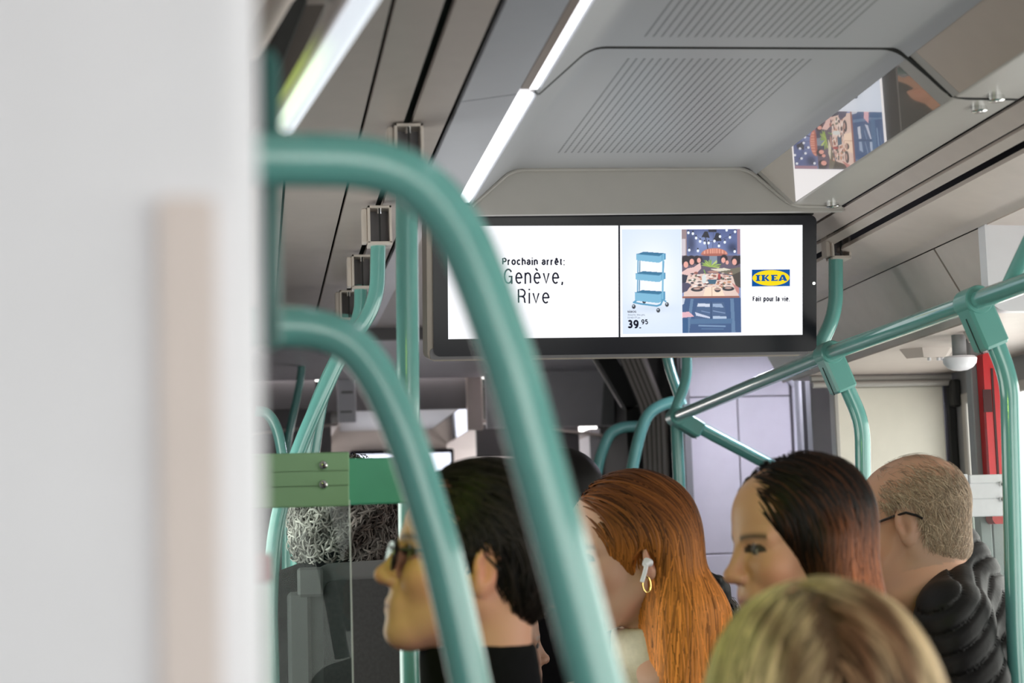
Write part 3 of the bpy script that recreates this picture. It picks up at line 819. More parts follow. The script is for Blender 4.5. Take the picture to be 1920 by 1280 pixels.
def text(s, px0, base, px1, m, bold=0.0, w=0.0018, cap=None, spacing=1.0):
    """lettering between two pixel columns on a pixel baseline; cap = cap height in pixels"""
    cu = bpy.data.curves.new('lettering', 'FONT'); cu.body = s; cu.size = 1.0; cu.offset = bold; cu.space_character = spacing
    cu.resolution_u = 4
    ob = bpy.data.objects.new('tmp', cu); COL.objects.link(ob)
    dg = bpy.context.evaluated_depsgraph_get(); dg.update()
    me = bpy.data.meshes.new_from_object(ob.evaluated_get(dg))
    bpy.data.objects.remove(ob)
    n = len(me.vertices); co = np.empty(n * 3); me.vertices.foreach_get('co', co); co = co.reshape(-1, 3)
    x0, x1 = co[:, 0].min(), co[:, 0].max()
    a, b = uv(px0, base), uv(px1, base)
    ch = abs(uv(px0, base - cap)[1] - a[1]) / 0.729
    out = np.zeros_like(co)
    tt = (co[:, 0] - x0) / (x1 - x0)
    for i in range(n):
        out[i] = S3(a[0] + (b[0] - a[0]) * tt[i], a[1] + (b[1] - a[1]) * tt[i] + co[i, 1] * ch, w)
    me.vertices.foreach_set('co', out.ravel()); me.update()
    me.materials.clear(); me.materials.append(m)
    o = bpy.data.objects.new('lettering', me); setup(o, scr)
    return o
def arc(cx, cy, rx, ry, a0, a1, n=18): return [(cx + rx * math.cos(math.radians(a0 + (a1 - a0) * k / n)), cy + ry * math.sin(math.radians(a0 + (a1 - a0) * k / n))) for k in range(n + 1)]
def oval(w): return arc(w / 2, .365, w / 2, .365, 0, 360, 28)
E_STR = [[(.03, .385), (.46, .385)] + arc(.245, .365, .225, .365, 4, 312, 24)]
GL = {'P': (.50, [[(0, 0), (0, 1), (.26, 1)] + arc(.26, .735, .24, .265, 90, -90) + [(0, .47)]]),
      'R': (.54, [[(0, 0), (0, 1), (.26, 1)] + arc(.26, .74, .24, .26, 90, -90) + [(0, .48)], [(.24, .48), (.40, .42), (.46, .30), (.48, .06), (.53, 0)]]),
      'F': (.42, [[(0, 0), (0, 1), (.42, 1)], [(0, .53), (.36, .53)]]),
      'G': (.62, [arc(.31, .5, .31, .5, 38, 330, 26)[:-2] + [(.56, .2), (.58, .48), (.33, .48)], [(.58, .48), (.58, 0)]]),
      'r': (.26, [[(0, 0), (0, .73)], [(0, .42)] + arc(.24, .42, .24, .29, 160, 88, 8)]),
      'o': (.48, [oval(.48)]), 'c': (.44, [arc(.23, .365, .23, .365, 42, 318, 24)]),
      'h': (.42, [[(0, 0), (0, 1)], [(0, .46)] + arc(.21, .46, .21, .27, 180, 0, 12) + [(.42, 0)]]),
      'n': (.42, [[(0, 0), (0, .73)], [(0, .46)] + arc(.21, .46, .21, .27, 180, 0, 12) + [(.42, 0)]]),
      'u': (.42, [[(.42, .73), (.42, 0)], [(0, .73), (0, .27)] + arc(.21, .27, .21, .27, 180, 360, 12)]),
      'a': (.44, [arc(.215, .5, .195, .23, 165, 0, 12) + [(.41, .12), (.45, 0)], arc(.20, .20, .20, .205, 60, 310, 16)[:-1] + [(.38, .14)], [(.30, .377), (.41, .43)]]),
      'i': (.0, [[(0, 0), (0, .73)], [(0, .9), (0, 1)]]), 'l': (.0, [[(0, 0), (0, 1)]]),
      't': (.26, [[(.1, .93), (.1, .14), (.14, .03), (.26, .01)], [(0, .71), (.25, .71)]]),
      'e': (.47, E_STR), 'ê': (.47, E_STR + [[(.07, .84), (.24, 1.0), (.41, .84)]]), 'è': (.47, E_STR + [[(.12, 1.02), (.29, .86)]]),
      'v': (.44, [[(0, .73), (.22, .01), (.44, .73)]]), 'p': (.44, [[(0, .73), (0, -.25)], arc(.22, .365, .22, .365, 0, 360, 26)]),
      ':': (.0, [[(0, 0), (0, .11)], [(0, .56), (0, .67)]]), '.': (.0, [[(0, 0), (0, .12)]]), ',': (.03, [[(.03, .1), (.03, 0), (-.01, -.14)]]), ' ': (.12, []),
      '3': (.48, [arc(.22, .745, .20, .255, 150, -88, 16) + [(.14, .49)], [(.14, .49)] + arc(.22, .255, .25, .245, 88, -150, 18)]),
      '9': (.48, [arc(.24, .685, .24, .315, 0, 360, 26), arc(.20, .62, .28, .62, 4, -112, 16)]),
      '5': (.48, [[(.44, 1), (.08, 1), (.04, .52)] + arc(.22, .31, .25, .31, 130, -148, 18)])}
def sign(s, px0, base, px1, cap, sw, gap=0.2, w=0.0018, m=E_ink):
    """plain grotesque lettering drawn stroke by stroke; sw = stroke width in cap heights"""
    x = 0; strokes = []
    for ch in s:
        wd, st = GL[ch]
        for q in st: strokes.append([(x + sw / 2 + u, v) for u, v in q])
        x += wd + sw + gap
    tot = x - gap
    a, b2 = uv(px0, base), uv(px1, base); ch = abs(uv(px0, base - cap)[1] - a[1])
    sx = (b2[0] - a[0]) / tot; hw = sw * ch / 2
    vs, fs = [], []
    for q in strokes:
        q = [(a[0] + u * sx, a[1] + (b2[1] - a[1]) * (u / tot) + (hw + v * (ch - 2 * hw) if len(q) > 2 else v * ch)) for u, v in q]
        n = len(q); L = []
        closed = abs(q[0][0] - q[-1][0]) + abs(q[0][1] - q[-1][1]) < 1e-6
        for i in range(n):
            i0, i1 = (i - 1, i + 1)
            if closed and i in (0, n - 1): p0, p1 = q[-2], q[1]
            else: p0, p1 = q[max(i0, 0)], q[min(i1, n - 1)]
            dx, dy = p1[0] - p0[0], p1[1] - p0[1]; l = math.hypot(dx, dy) or 1
            k = 1.0
            if 0 < i < n - 1:
                d1 = (q[i][0] - q[i-1][0], q[i][1] - q[i-1][1]); l1 = math.hypot(*d1) or 1
                k = min(1.5, 1 / max(0.5, abs((dx * d1[0] + dy * d1[1]) / (l * l1))))
            L.append((-dy / l * hw * k, dx / l * hw * k))
        o = len(vs)
        for (u, v), (nx, ny) in zip(q, L): vs += [S3(u + nx, v + ny, w), S3(u - nx, v - ny, w)]
        fs += [(o + 2 * i + 1, o + 2 * i + 3, o + 2 * i + 2, o + 2 * i) for i in range(n - 1)]
    return mk('lettering', vs, fs, m, scr, smooth=0)
sign('Prochain arrêt:', 939.5, 497.5, 1055, 13.6, 0.20, 0.15)
sign('Genève,', 942, 532.5, 1051, 28.5, 0.105, 0.19)
sign('Rive', 967, 569, 1025, 27.5, 0.105, 0.19)
sign('Fait pour la vie.', 1407.5, 565, 1478, 9.6, 0.20, 0.17)
sign('39.', 1169, 615.5, 1194, 16, 0.22, 0.12)
sign('95', 1195, 608, 1207.5, 9.5, 0.19, 0.16)
text('RÅSKOG', 1170, 586, 1186, E_ink, bold=0.03, cap=3.6)
E_grey = em('display_small_print', (95, 100, 120), 1.0)
text('desserte, bleu gris,', 1170, 591.5, 1202.5, E_grey, bold=0.0, cap=3.4)
text('35×45×77 cm', 1169.5, 597, 1193, E_grey, bold=0.0, cap=3.4)
# logo
lu0, lv0 = uv(1407, 537); lu1, lv1 = uv(1481.5, 505)
flat('logo_field', [(lu0, lv0), (lu1, lv0), (lu1, lv1), (lu0, lv1)], E_blue, 0.0016)
cx, cy = (lu0 + lu1) / 2, (lv0 + lv1) / 2
flat('logo_oval', [(cx + (lu1 - lu0) * 0.488 * math.cos(a * math.pi / 24), cy + (lv1 - lv0) * 0.465 * math.sin(a * math.pi / 24)) for a in range(48)], E_yel, 0.0022)
lx = uv(1414, 527)[0]; ly = uv(1414, 527)[1]; lh = uv(1414, 515.5)[1] - ly; ppx = (lu1 - lu0) / 74.5
def letter(polys, x, w_):
    for k, p in enumerate(polys):
        flat('logo_letter', [(lx + (x + a * w_) * ppx, ly + b * lh) for a, b in p], E_blue, 0.0028)
def slab(x, w_): return [(x, 0), (x + w_, 0), (x + w_, 1), (x, 1)]
letter([slab(0.22, 0.56), [(0, 0), (1, 0), (1, .17), (0, .17)], [(0, .83), (1, .83), (1, 1), (0, 1)]], 0.5, 9)
letter([slab(0.08, 0.33), [(0, 0), (.5, 0), (.5, .17), (0, .17)], [(0, .83), (.5, .83), (.5, 1), (0, 1)],
        [(.36, .42), (.72, 1), (.98, 1), (.58, .45)], [(.36, .5), (.58, .6), (1.05, 0), (.72, 0)]], 11.5, 16)
letter([slab(0.08, 0.4), [(0, 0), (1, 0), (1, .33), (.86, .19), (0, .19)], [(0, .81), (.84, .81), (.96, .68), (.96, 1), (0, 1)], [(.4, .42), (.78, .42), (.78, .6), (.4, .6)]], 30.5, 13)
letter([[(.0, 0), (.24, 0), (.56, 1), (.36, 1)], [(.36, 1), (.68, 1), (1.02, 0), (.66, 0)], [(.2, .18), (.75, .18), (.7, .36), (.26, .36)], [(0, 0), (.36, 0), (.36, .15), (0, .15)]], 45, 17)

# the two printed pictures of the advert, drawn into the colours of a fine grid
class Canvas:
    def __init__(s, x0, y0, x1, y1, nx, ny):
        s.x, s.y = np.meshgrid(np.linspace(x0, x1, nx), np.linspace(y0, y1, ny)); s.nx, s.ny = nx, ny
        s.c = np.zeros((ny, nx, 3))
    def put(s, m, col):
        m = m[..., None].astype(float) if m.dtype == bool else m[..., None]
        s.c[:] = s.c * (1 - m) + np.array(col, float) * m
    def soft(s, d, w=4.0): return np.clip(0.5 - d / w, 0, 1)
    def ell(s, cx, cy, rx, ry, col, w=5.0, half=None):
        d = (np.hypot((s.x - cx) / rx, (s.y - cy) / ry) - 1) * min(rx, ry)
        m = s.soft(d, w)
        if half == 'top': m = m * (s.y < cy)
        s.put(m, col)
    def poly(s, pts, col):
        ins = np.zeros(s.x.shape, bool); n = len(pts)
        for i in range(n):
            (xa, ya), (xb, yb) = pts[i], pts[(i + 1) % n]
            if ya == yb: continue
            c = ((ya > s.y) != (yb > s.y)) & (s.x < (xb - xa) * (s.y - ya) / (yb - ya) + xa)
            ins ^= c
        s.put(ins, col)
    def rect(s, x0, y0, x1, y1, col): s.put((s.x > x0) & (s.x < x1) & (s.y > y0) & (s.y < y1), col)
    def line(s, pts, w, col):
        for (xa, ya), (xb, yb) in zip(pts[:-1], pts[1:]):
            dx, dy = xb - xa, yb - ya; L2 = dx * dx + dy * dy + 1e-9
            t = np.clip(((s.x - xa) * dx + (s.y - ya) * dy) / L2, 0, 1)
            s.put(s.soft(np.hypot(s.x - xa - t * dx, s.y - ya - t * dy) - w / 2, 4), col)
    def build(s, name, quad, m, w):
        """quad: four (u, v) corners top-left, top-right, bottom-left, bottom-right"""
        a = np.linspace(0, 1, s.nx)[None, :, None]; b = np.linspace(0, 1, s.ny)[:, None, None]
        tl, tr, bl, br = [np.array(q)[None, None, :] for q in quad]
        q = (tl * (1 - a) + tr * a) * (1 - b) + (bl * (1 - a) + br * a) * b
        pos = np.array(sC)[None, None] + q[..., :1] * np.array(sU) + q[..., 1:] * np.array(sV) + w * np.array(sN)
        idx = np.arange(s.nx * s.ny).reshape(s.ny, s.nx)
        f = np.stack([idx[1:, :-1], idx[1:, 1:], idx[:-1, 1:], idx[:-1, :-1]], -1).reshape(-1, 4)
        c = np.clip(s.c.reshape(-1, 3) / 255, 0, 1)
        c = np.where(c <= 0.04045, c / 12.92, ((c + 0.055) / 1.055) ** 2.4)
        return mk(name, pos.reshape(-1, 3), f, m, scr, smooth=0, cols=c)
E_pic = colmat('display_picture', emit=1.05)

K = Canvas(85, 35, 770, 1220, 150, 250)                      # trolley picture
g = np.exp(-(((K.x - 430) / 330) ** 2 + ((K.y - 560) / 420) ** 2))
K.c[:] = np.array([212, 226, 246]) * (1 - g[..., None]) + np.array([246, 249, 254]) * g[..., None]
K.put(np.clip(np.exp(-(((K.x - 420) / 230) ** 2 + ((K.y - 930) / 50) ** 2)), 0, 1) * 0.35, (170, 190, 215))
for x, y in ((215, 910), (335, 850), (497, 955), (598, 890)):
    K.ell(x, y, 21, 25, (22, 28, 46)); K.ell(x - 4, y - 8, 9, 9, (200, 214, 228))
DK, MD, LT = (32, 108, 148), (74, 148, 188), (118, 180, 212)
K.line([(268, 380), (260, 760)], 13, MD); K.line([(290, 380), (280, 760)], 10, DK)
K.line([(250, 838), (215, 862), (300, 880), (480, 905), (525, 890), (545, 850)], 19, MD); K.line([(545, 830), (585, 855)], 16, MD)
for (y, x0, x1) in ((300, 250, 588), (520, 240, 584), (735, 228, 580)):
    K.poly([(x0 + 2, y + 15), (x0 + 85, y - 12), (x1, y + 8), (x1, y + 30), (x1 - 45, y + 60), (x0 + 2, y + 45)], DK)
    h = 78 if y < 700 else 100
    K.poly([(x0, y + 12), (x1 - 75, y + 38), (x1 - 55, y + 32), (x1 - 45, y + 22), (x1 - 45, y + h + 18), (x1 - 65, y + h + 32), (x1 - 90, y + h + 36), (x0 + 10, y + h + 8), (x0, y + h)], LT)
    K.poly([(x1 - 45, y + 24), (x1, y + 8), (x1, y + h - 2), (x1 - 45, y + h + 16)], MD)
    K.line([(x0, y + 14), (x1 - 75, y + 38), (x1 - 45, y + 22)], 5, (60, 130, 172))
K.line([(560, 320), (548, 820)], 20, LT); K.line([(568, 400), (560, 520)], 8, MD)
K.build('advert_picture', [uv(1164, 431), uv(1276, 430), uv(1159.5, 626), uv(1271, 625)], E_pic, 0.0013)

K = Canvas(85, 55, 740, 1190, 160, 270)                      # dinner picture
t = np.clip((K.y - 55) / 400, 0, 1)[..., None]
K.c[:] = np.array([74, 88, 140]) * (1 - t) + np.array([132, 146, 190]) * t
K.put(np.exp(-(((K.x - 300) / 130) ** 2 + ((K.y - 190) / 90) ** 2)) * 0.55, (160, 176, 220))
K.put(np.exp(-(((K.x - 190) / 55) ** 2 + ((K.y - 210) / 120) ** 2)) * 0.8, (42, 50, 84))
K.put(np.exp(-(((K.x - 650) / 60) ** 2 + ((K.y - 260) / 60) ** 2)) * 0.9, (38, 48, 84))
K.rect(85, 55, 142, 345, (150, 128, 132)); K.rect(85, 160, 130, 340, (206, 196, 204)); K.rect(706, 55, 740, 330, (158, 122, 140))
K.poly([(305, 140), (340, 80), (375, 80), (398, 150)], (26, 26, 44)); K.rect(385, 55, 474, 86, (30, 30, 50)); K.poly([(435, 180), (470, 95), (500, 95), (530, 185)], (26, 28, 50))
K.line([(350, 140), (365, 210), (375, 270)], 9, (26, 26, 44)); K.line([(440, 85), (430, 260)], 4, (60, 66, 100))
K.line([(150, 90), (250, 130), (340, 190), (480, 190), (620, 130), (690, 75)], 3, (40, 44, 70))
for x, y in ((160, 92), (210, 102), (246, 150), (290, 187), (168, 282), (340, 205), (385, 205), (513, 135), (500, 238), (566, 198), (624, 145), (682, 84), (588, 66), (676, 300), (265, 290), (450, 185)):
    K.rect(x - 7, y - 32, x + 7, y - 10, (24, 26, 44)); K.ell(x, y, 14, 16, (238, 244, 255))
K.rect(85, 345, 740, 560, (96, 84, 104)); K.rect(298, 348, 525, 450, (58, 62, 92)); K.rect(392, 350, 478, 440, (126, 140, 160))
K.ell(448, 330, 148, 68, (196, 120, 104), half='top')
st = (np.sin((K.x - 448) / (1.2 + 0.004 * abs(K.x - 448)) * 0.35) > 0.2) & (np.hypot((K.x - 448) / 142, (K.y - 330) / 62) < 1) & (K.y < 328)
K.put(st, (224, 160, 140)); K.ell(448, 334, 146, 14, (170, 96, 84))
for x, y, r in ((130, 400, 52), (190, 395, 48), (255, 390, 42), (285, 385, 30), (556, 380, 40), (685, 400, 48), (735, 390, 40)): K.ell(x, y, r, r * 1.15, (36, 26, 40))
for x, y, r in ((130, 440, 27), (196, 410, 26), (275, 395, 22), (548, 395, 24), (672, 415, 27), (590, 420, 18)): K.ell(x, y, r, r * 1.3, (232, 168, 156))
K.poly([(85, 520), (150, 480), (215, 470), (290, 420), (300, 480), (230, 560), (85, 600)], (226, 190, 186))
K.poly([(85, 545), (170, 560), (205, 545), (215, 590), (150, 635), (85, 640)], (34, 40, 66))
K.poly([(500, 490), (650, 485), (740, 470), (740, 680), (660, 650), (640, 560), (510, 530)], (112, 106, 92)); K.poly([(640, 560), (740, 520), (740, 700), (670, 680)], (70, 62, 58))
K.poly([(400, 490), (560, 480), (640, 500), (480, 520)], (222, 214, 196))
K.poly([(150, 560), (330, 540), (520, 545), (650, 570), (722, 800), (100, 800), (110, 700)], (226, 200, 190))
rr = np.random.default_rng(3)
for k in range(120):
    x, y = rr.uniform(170, 650), rr.uniform(530, 715)
    col = [(58, 50, 62), (236, 216, 208), (150, 90, 80), (250, 240, 236), (196, 140, 110), (90, 96, 84)][rr.integers(6)]
    K.ell(x, y, rr.uniform(8, 24), rr.uniform(4, 13), col)
K.poly([(85, 640), (150, 640), (190, 660), (140, 730), (85, 750)], (70, 66, 96)); K.poly([(640, 640), (722, 700), (722, 770), (690, 740)], (196, 132, 128))
K.poly([(345, 690), (520, 690), (560, 785), (320, 785)], (246, 220, 198)); K.line([(417, 690), (417, 800)], 4, (150, 110, 96))
for x, y in ((250, 712), (600, 708), (480, 720)): K.ell(x, y, 66 if y < 715 else 34, 24, (36, 36, 48)); K.ell(x, y - 8, 40, 12, (186, 150, 140))
K.poly([(365, 605), (475, 605), (455, 655), (388, 655)], (58, 96, 122)); K.ell(430, 522, 62, 14, (172, 132, 122))
for k in range(34):
    a = rr.uniform(-math.pi, 0.25); L = rr.uniform(60, 120)
    K.line([(405, 465), (405 + L * math.cos(a), 460 + 0.62 * L * math.sin(a) + rr.uniform(-8, 8))], rr.uniform(5, 11), [(150, 178, 84), (112, 146, 60), (190, 206, 120)][rr.integers(3)])
K.line([(345, 540), (330, 500)], 12, (120, 160, 84)); K.ell(330, 600, 24, 50, (214, 222, 222)); K.ell(500, 575, 16, 34, (168, 70, 72))
K.rect(85, 785, 726, 808, (150, 96, 86))
K.rect(85, 808, 740, 1190, (50, 82, 130))
K.poly([(180, 815), (212, 815), (160, 1190), (120, 1190)], (92, 124, 162)); K.poly([(620, 815), (660, 815), (675, 1190), (632, 1190)], (92, 124, 162))
K.poly([(250, 858), (550, 855), (580, 1035), (222, 1035)], (64, 92, 134))
K.poly([(262, 865), (392, 872), (392, 905), (250, 900)], (206, 214, 232)); K.poly([(225, 960), (390, 1015), (390, 1032), (240, 1000)], (200, 208, 230)); K.poly([(425, 870), (520, 870), (548, 915), (425, 905)], (150, 172, 204)); K.poly([(425, 1005), (575, 1012), (578, 1034), (425, 1034)], (176, 194, 220))
K.line([(300, 950), (390, 970)], 9, (120, 146, 186)); K.line([(430, 950), (560, 975)], 10, (128, 152, 190))
K.line([(408, 855), (405, 1070)], 18, (44, 74, 118)); K.rect(170, 1038, 640, 1092, (72, 108, 150))
K.line([(270, 1110), (560, 1120)], 16, (120, 150, 186)); K.line([(300, 1145), (540, 1150)], 10, (84, 118, 158))
K.poly([(85, 962), (160, 955), (215, 1010), (85, 1022)], (226, 178, 190)); K.rect(85, 1030, 150, 1190, (34, 84, 134)); K.poly([(85, 810), (118, 810), (105, 870), (85, 880)], (196, 204, 220))
K.build('advert_picture', [uv(1277, 430.5), uv(1389, 429.5), uv(1271.5, 624.5), uv(1383, 623.5)], E_pic, 0.0016)

# ------------------------------------------------------------------ people
def V3(*a): return np.array(a, dtype=np.float32)
def s_ell(p, c, r):
    q = p - V3(*c); r = V3(*r)
    k0 = np.sqrt(((q / r) ** 2).sum(-1)); k1 = np.sqrt(((q / (r * r)) ** 2).sum(-1)) + 1e-9
    return k0 * (k0 - 1) / k1
def s_cap(p, a, b, ra, rb=None):
    rb = ra if rb is None else rb
    a, b = V3(*a), V3(*b); ab = b - a
    t = np.clip(((p - a) @ ab) / (ab @ ab), 0, 1)
    return np.linalg.norm(p - a - t[..., None] * ab, axis=-1) - (ra + (rb - ra) * t)
def smin(a, b, k):
    h = np.clip(0.5 + 0.5 * (b - a) / k, 0, 1)
    return b + (a - b) * h - k * h * (1 - h)
def smax(a, b, k): return -smin(-a, -b, k)

def surface_nets(fn, lo, hi, res):
    lo, hi = np.array(lo, np.float32), np.array(hi, np.float32)
    n = np.ceil((hi - lo) / res).astype(int) + 1
    ax = [lo[k] + res * np.arange(n[k], dtype=np.float32) for k in range(3)]
    g = np.stack(np.meshgrid(*ax, indexing='ij'), -1)
    D = fn(g.reshape(-1, 3)).reshape(n).astype(np.float32)
    ins = D < 0
    cnt = np.zeros(n - 1, np.int8)
    off = [(i, j, k) for i in (0, 1) for j in (0, 1) for k in (0, 1)]
    sl = lambda o: tuple(slice(o[q], n[q] - 1 + o[q]) for q in range(3))
    for o in off: cnt += ins[sl(o)]
    act = np.argwhere((cnt > 0) & (cnt < 8))
    vid = -np.ones(n - 1, np.int64); vid[tuple(act.T)] = np.arange(len(act))
    acc = np.zeros((len(act), 3)); num = np.zeros(len(act))
    for o in off:
        for q in range(3):
            if o[q]: continue
            o2 = list(o); o2[q] = 1
            d0 = D[tuple((act + o).T)]; d1 = D[tuple((act + np.array(o2)).T)]
            cr = (d0 < 0) != (d1 < 0)
            t = np.where(cr, d0 / np.where(cr, d0 - d1, 1), 0)
            pt = np.array(o, float)[None] + t[:, None] * np.eye(3)[q][None]
            acc[cr] += pt[cr]; num[cr] += 1
    verts = lo + res * (act + acc / num[:, None])
    faces = []
    for q in range(3):
        a, b = (q + 1) % 3, (q + 2) % 3
        s0 = [slice(None)] * 3; s1 = [slice(None)] * 3
        s0[q] = slice(0, n[q] - 1); s1[q] = slice(1, n[q])
        e = ins[tuple(s0)] != ins[tuple(s1)]
        idx = np.argwhere(e)
        ok = (idx[:, a] > 0) & (idx[:, b] > 0) & (idx[:, a] < n[a] - 1) & (idx[:, b] < n[b] - 1)
        idx = idx[ok]
        ea, eb = np.eye(3, dtype=int)[a], np.eye(3, dtype=int)[b]
        f = np.stack([vid[tuple((idx - ea - eb).T)], vid[tuple((idx - eb).T)], vid[tuple(idx.T)], vid[tuple((idx - ea).T)]], -1)
        flip = ~ins[tuple(idx.T)]
        f[flip] = f[flip][:, ::-1]
        faces.append(f)
    return verts, np.concatenate(faces)

def sdf_head(p, fem=False):
    ay = np.abs(p[..., 1]); q = p.copy(); q[..., 1] = ay
    d = s_ell(q, (-0.014, 0, 0.036), (0.097, 0.075, 0.089))
    d = smin(d, s_ell(q, (0.034, 0, 0.046), (0.060, 0.062, 0.062)), 0.03)
    d = smin(d, s_ell(q, (0.042, 0, -0.036), (0.053, 0.054, 0.080)), 0.03)
    d = smin(d, s_cap(q, (-0.005, 0.052, -0.045), (0.062, 0.018, -0.098), 0.019 if fem else 0.023), 0.025)
    d = smin(d, s_cap(q, (0.075, 0.0, -0.104), (0.078, 0.01, -0.104), 0.0165 if fem else 0.02), 0.022)
    d = smin(d, s_ell(q, (0.060, 0.036, -0.028), (0.028, 0.026, 0.026)), 0.02)
    d = smin(d, s_cap(q, (0.085, 0.012, 0.021), (0.070, 0.047, 0.018), 0.010), 0.014)
    d = smax(d, -s_ell(q, (0.102, 0.031, 0.000), (0.019, 0.019, 0.012)), 0.012)
    d = smin(d, s_ell(q, (0.0765, 0.031, 0.001), (0.0128, 0.0145, 0.0115)), 0.004)
    d = smin(d, s_cap(q, (0.090, 0.0, 0.014), (0.110, 0.0, -0.031), 0.0075, 0.0105), 0.012)
    d = smin(d, s_ell(q, (0.1125, 0.0, -0.034), (0.0125, 0.0120, 0.0115)), 0.008)
    d = smin(d, s_ell(q, (0.103, 0.0115, -0.0385), (0.0105, 0.0078, 0.0078)), 0.006)
    d = smin(d, s_ell(q, (0.086, 0.0, -0.068), (0.016, 0.030, 0.024)), 0.014)
    d = smin(d, s_cap(q, (0.0985, 0.0, -0.0675), (0.0905, 0.019, -0.0705), 0.0058, 0.0030), 0.005)
    d = smin(d, s_cap(q, (0.0965, 0.0, -0.0785), (0.0895, 0.017, -0.0745), 0.0066, 0.0030), 0.005)
    # ears: tilted shell with a hollow
    e = q - V3(-0.012, 0.077, -0.006)
    c, s = math.cos(0.35), math.sin(0.35)
    e = np.stack([e[..., 0] * c + e[..., 1] * s, -e[..., 0] * s + e[..., 1] * c, e[..., 2]], -1)
    ear = s_ell(e, (0, 0, 0.004), (0.0185, 0.0085, 0.031))
    ear = smin(ear, s_ell(e, (0.004, 0, -0.022), (0.011, 0.007, 0.014)), 0.008)
    ear = smax(ear, -s_ell(e, (0.003, 0.009, 0.004), (0.0115, 0.0075, 0.021)), 0.004)
    ear = smin(ear, s_cap(e, (0.012, 0.003, -0.002), (0.011, 0.002, -0.012), 0.0045), 0.004)
    ear = smin(ear, s_cap(e, (-0.004, 0.001, 0.012), (-0.007, 0.002, -0.012), 0.0035), 0.004)
    d = smin(d, ear, 0.007)
    return d

def skin_cols(q, skin, fem=False, brow=(0.03, 0.02, 0.015), scalp=None):
    sk = np.array(skin, float); n = len(q)
    ay = np.abs(q[:, 1]); c = np.tile(sk, (n, 1))
    def mixin(m, col): c[:] = c * (1 - m[:, None]) + np.array(col)[None] * m[:, None]
    g = lambda cx, cy, cz, r: np.exp(-((q[:, 0] - cx) ** 2 + (ay - cy) ** 2 + (q[:, 2] - cz) ** 2) / r ** 2)
    mixin(0.35 * g(0.07, 0.042, -0.035, 0.025), sk * np.array([1.05, 0.62, 0.55]))
    mixin(0.45 * g(-0.012, 0.08, -0.006, 0.03), sk * np.array([1.05, 0.62, 0.52]))
    mixin(0.4 * g(0.118, 0, -0.038, 0.014), sk * np.array([1.0, 0.65, 0.58]))
    lip = np.exp(-(((q[:, 2] + 0.073) / 0.0085) ** 2 + (ay / 0.02) ** 4)) * (q[:, 0] > 0.085)
    mixin((0.85 if fem else 0.5) * lip, (0.42, 0.12, 0.10) if fem else sk * np.array([0.8, 0.5, 0.45]))
    mixin(0.6 * np.exp(-((q[:, 2] + 0.0732) / 0.002) ** 2) * (ay < 0.019) * (q[:, 0] > 0.085), (0.12, 0.03, 0.03))
    bz = 0.0215 - 40 * (ay - 0.034) ** 2 * 0.12
    mixin(0.85 * np.exp(-((q[:, 2] - bz) / 0.0042) ** 2) * (ay > 0.012) * (ay < 0.056) * (q[:, 0] > 0.05), brow)
    er = np.sqrt((ay - 0.031) ** 2 + ((q[:, 2] - 0.001) * 1.9) ** 2)
    eye = (er < 0.0135) & (q[:, 0] > 0.078)
    mixin(eye * 0.9, (0.34, 0.31, 0.28))
    mixin(((er > 0.0100) & (er < 0.0190) & (q[:, 2] > -0.003) & (q[:, 0] > 0.066)) * 0.95, (0.03, 0.02, 0.02))
    ir = np.sqrt((ay - 0.031) ** 2 + (q[:, 2] - 0.001) ** 2)
    mixin(((ir < 0.0072) & (q[:, 0] > 0.08)) * 1.0, (0.035, 0.022, 0.015))
    if scalp is not None: mixin(*scalp(q))
    return c

M_skin = colmat('skin', rough=0.48, spec=0.35, sss=0.12)
M_hair = colmat('hair', rough=0.45, spec=0.16)
M_hair_dull = colmat('hair_dull', rough=0.55, spec=0.3)

class Frame:
    def __init__(s, org, yaw, pitch, sc, roll=0.0):
        a, p = math.radians(yaw), math.radians(pitch)
        f0 = np.array([math.cos(a), math.sin(a), 0.0]); z = np.array([0, 0, 1.0])
        f = f0 * math.cos(p) + z * math.sin(p); u = z * math.cos(p) - f0 * math.sin(p); l = np.cross(u, f)
        r = math.radians(roll)
        l, u = l * math.cos(r) + u * math.sin(r), u * math.cos(r) - l * math.sin(r)
        s.R = np.stack([f, l, u], 1); s.o = np.array(org, float); s.s = sc
    def out(s, q): return s.o + s.s * (np.asarray(q, float) @ s.R.T)
    def inn(s, p): return ((p - s.o) @ s.R) / s.s

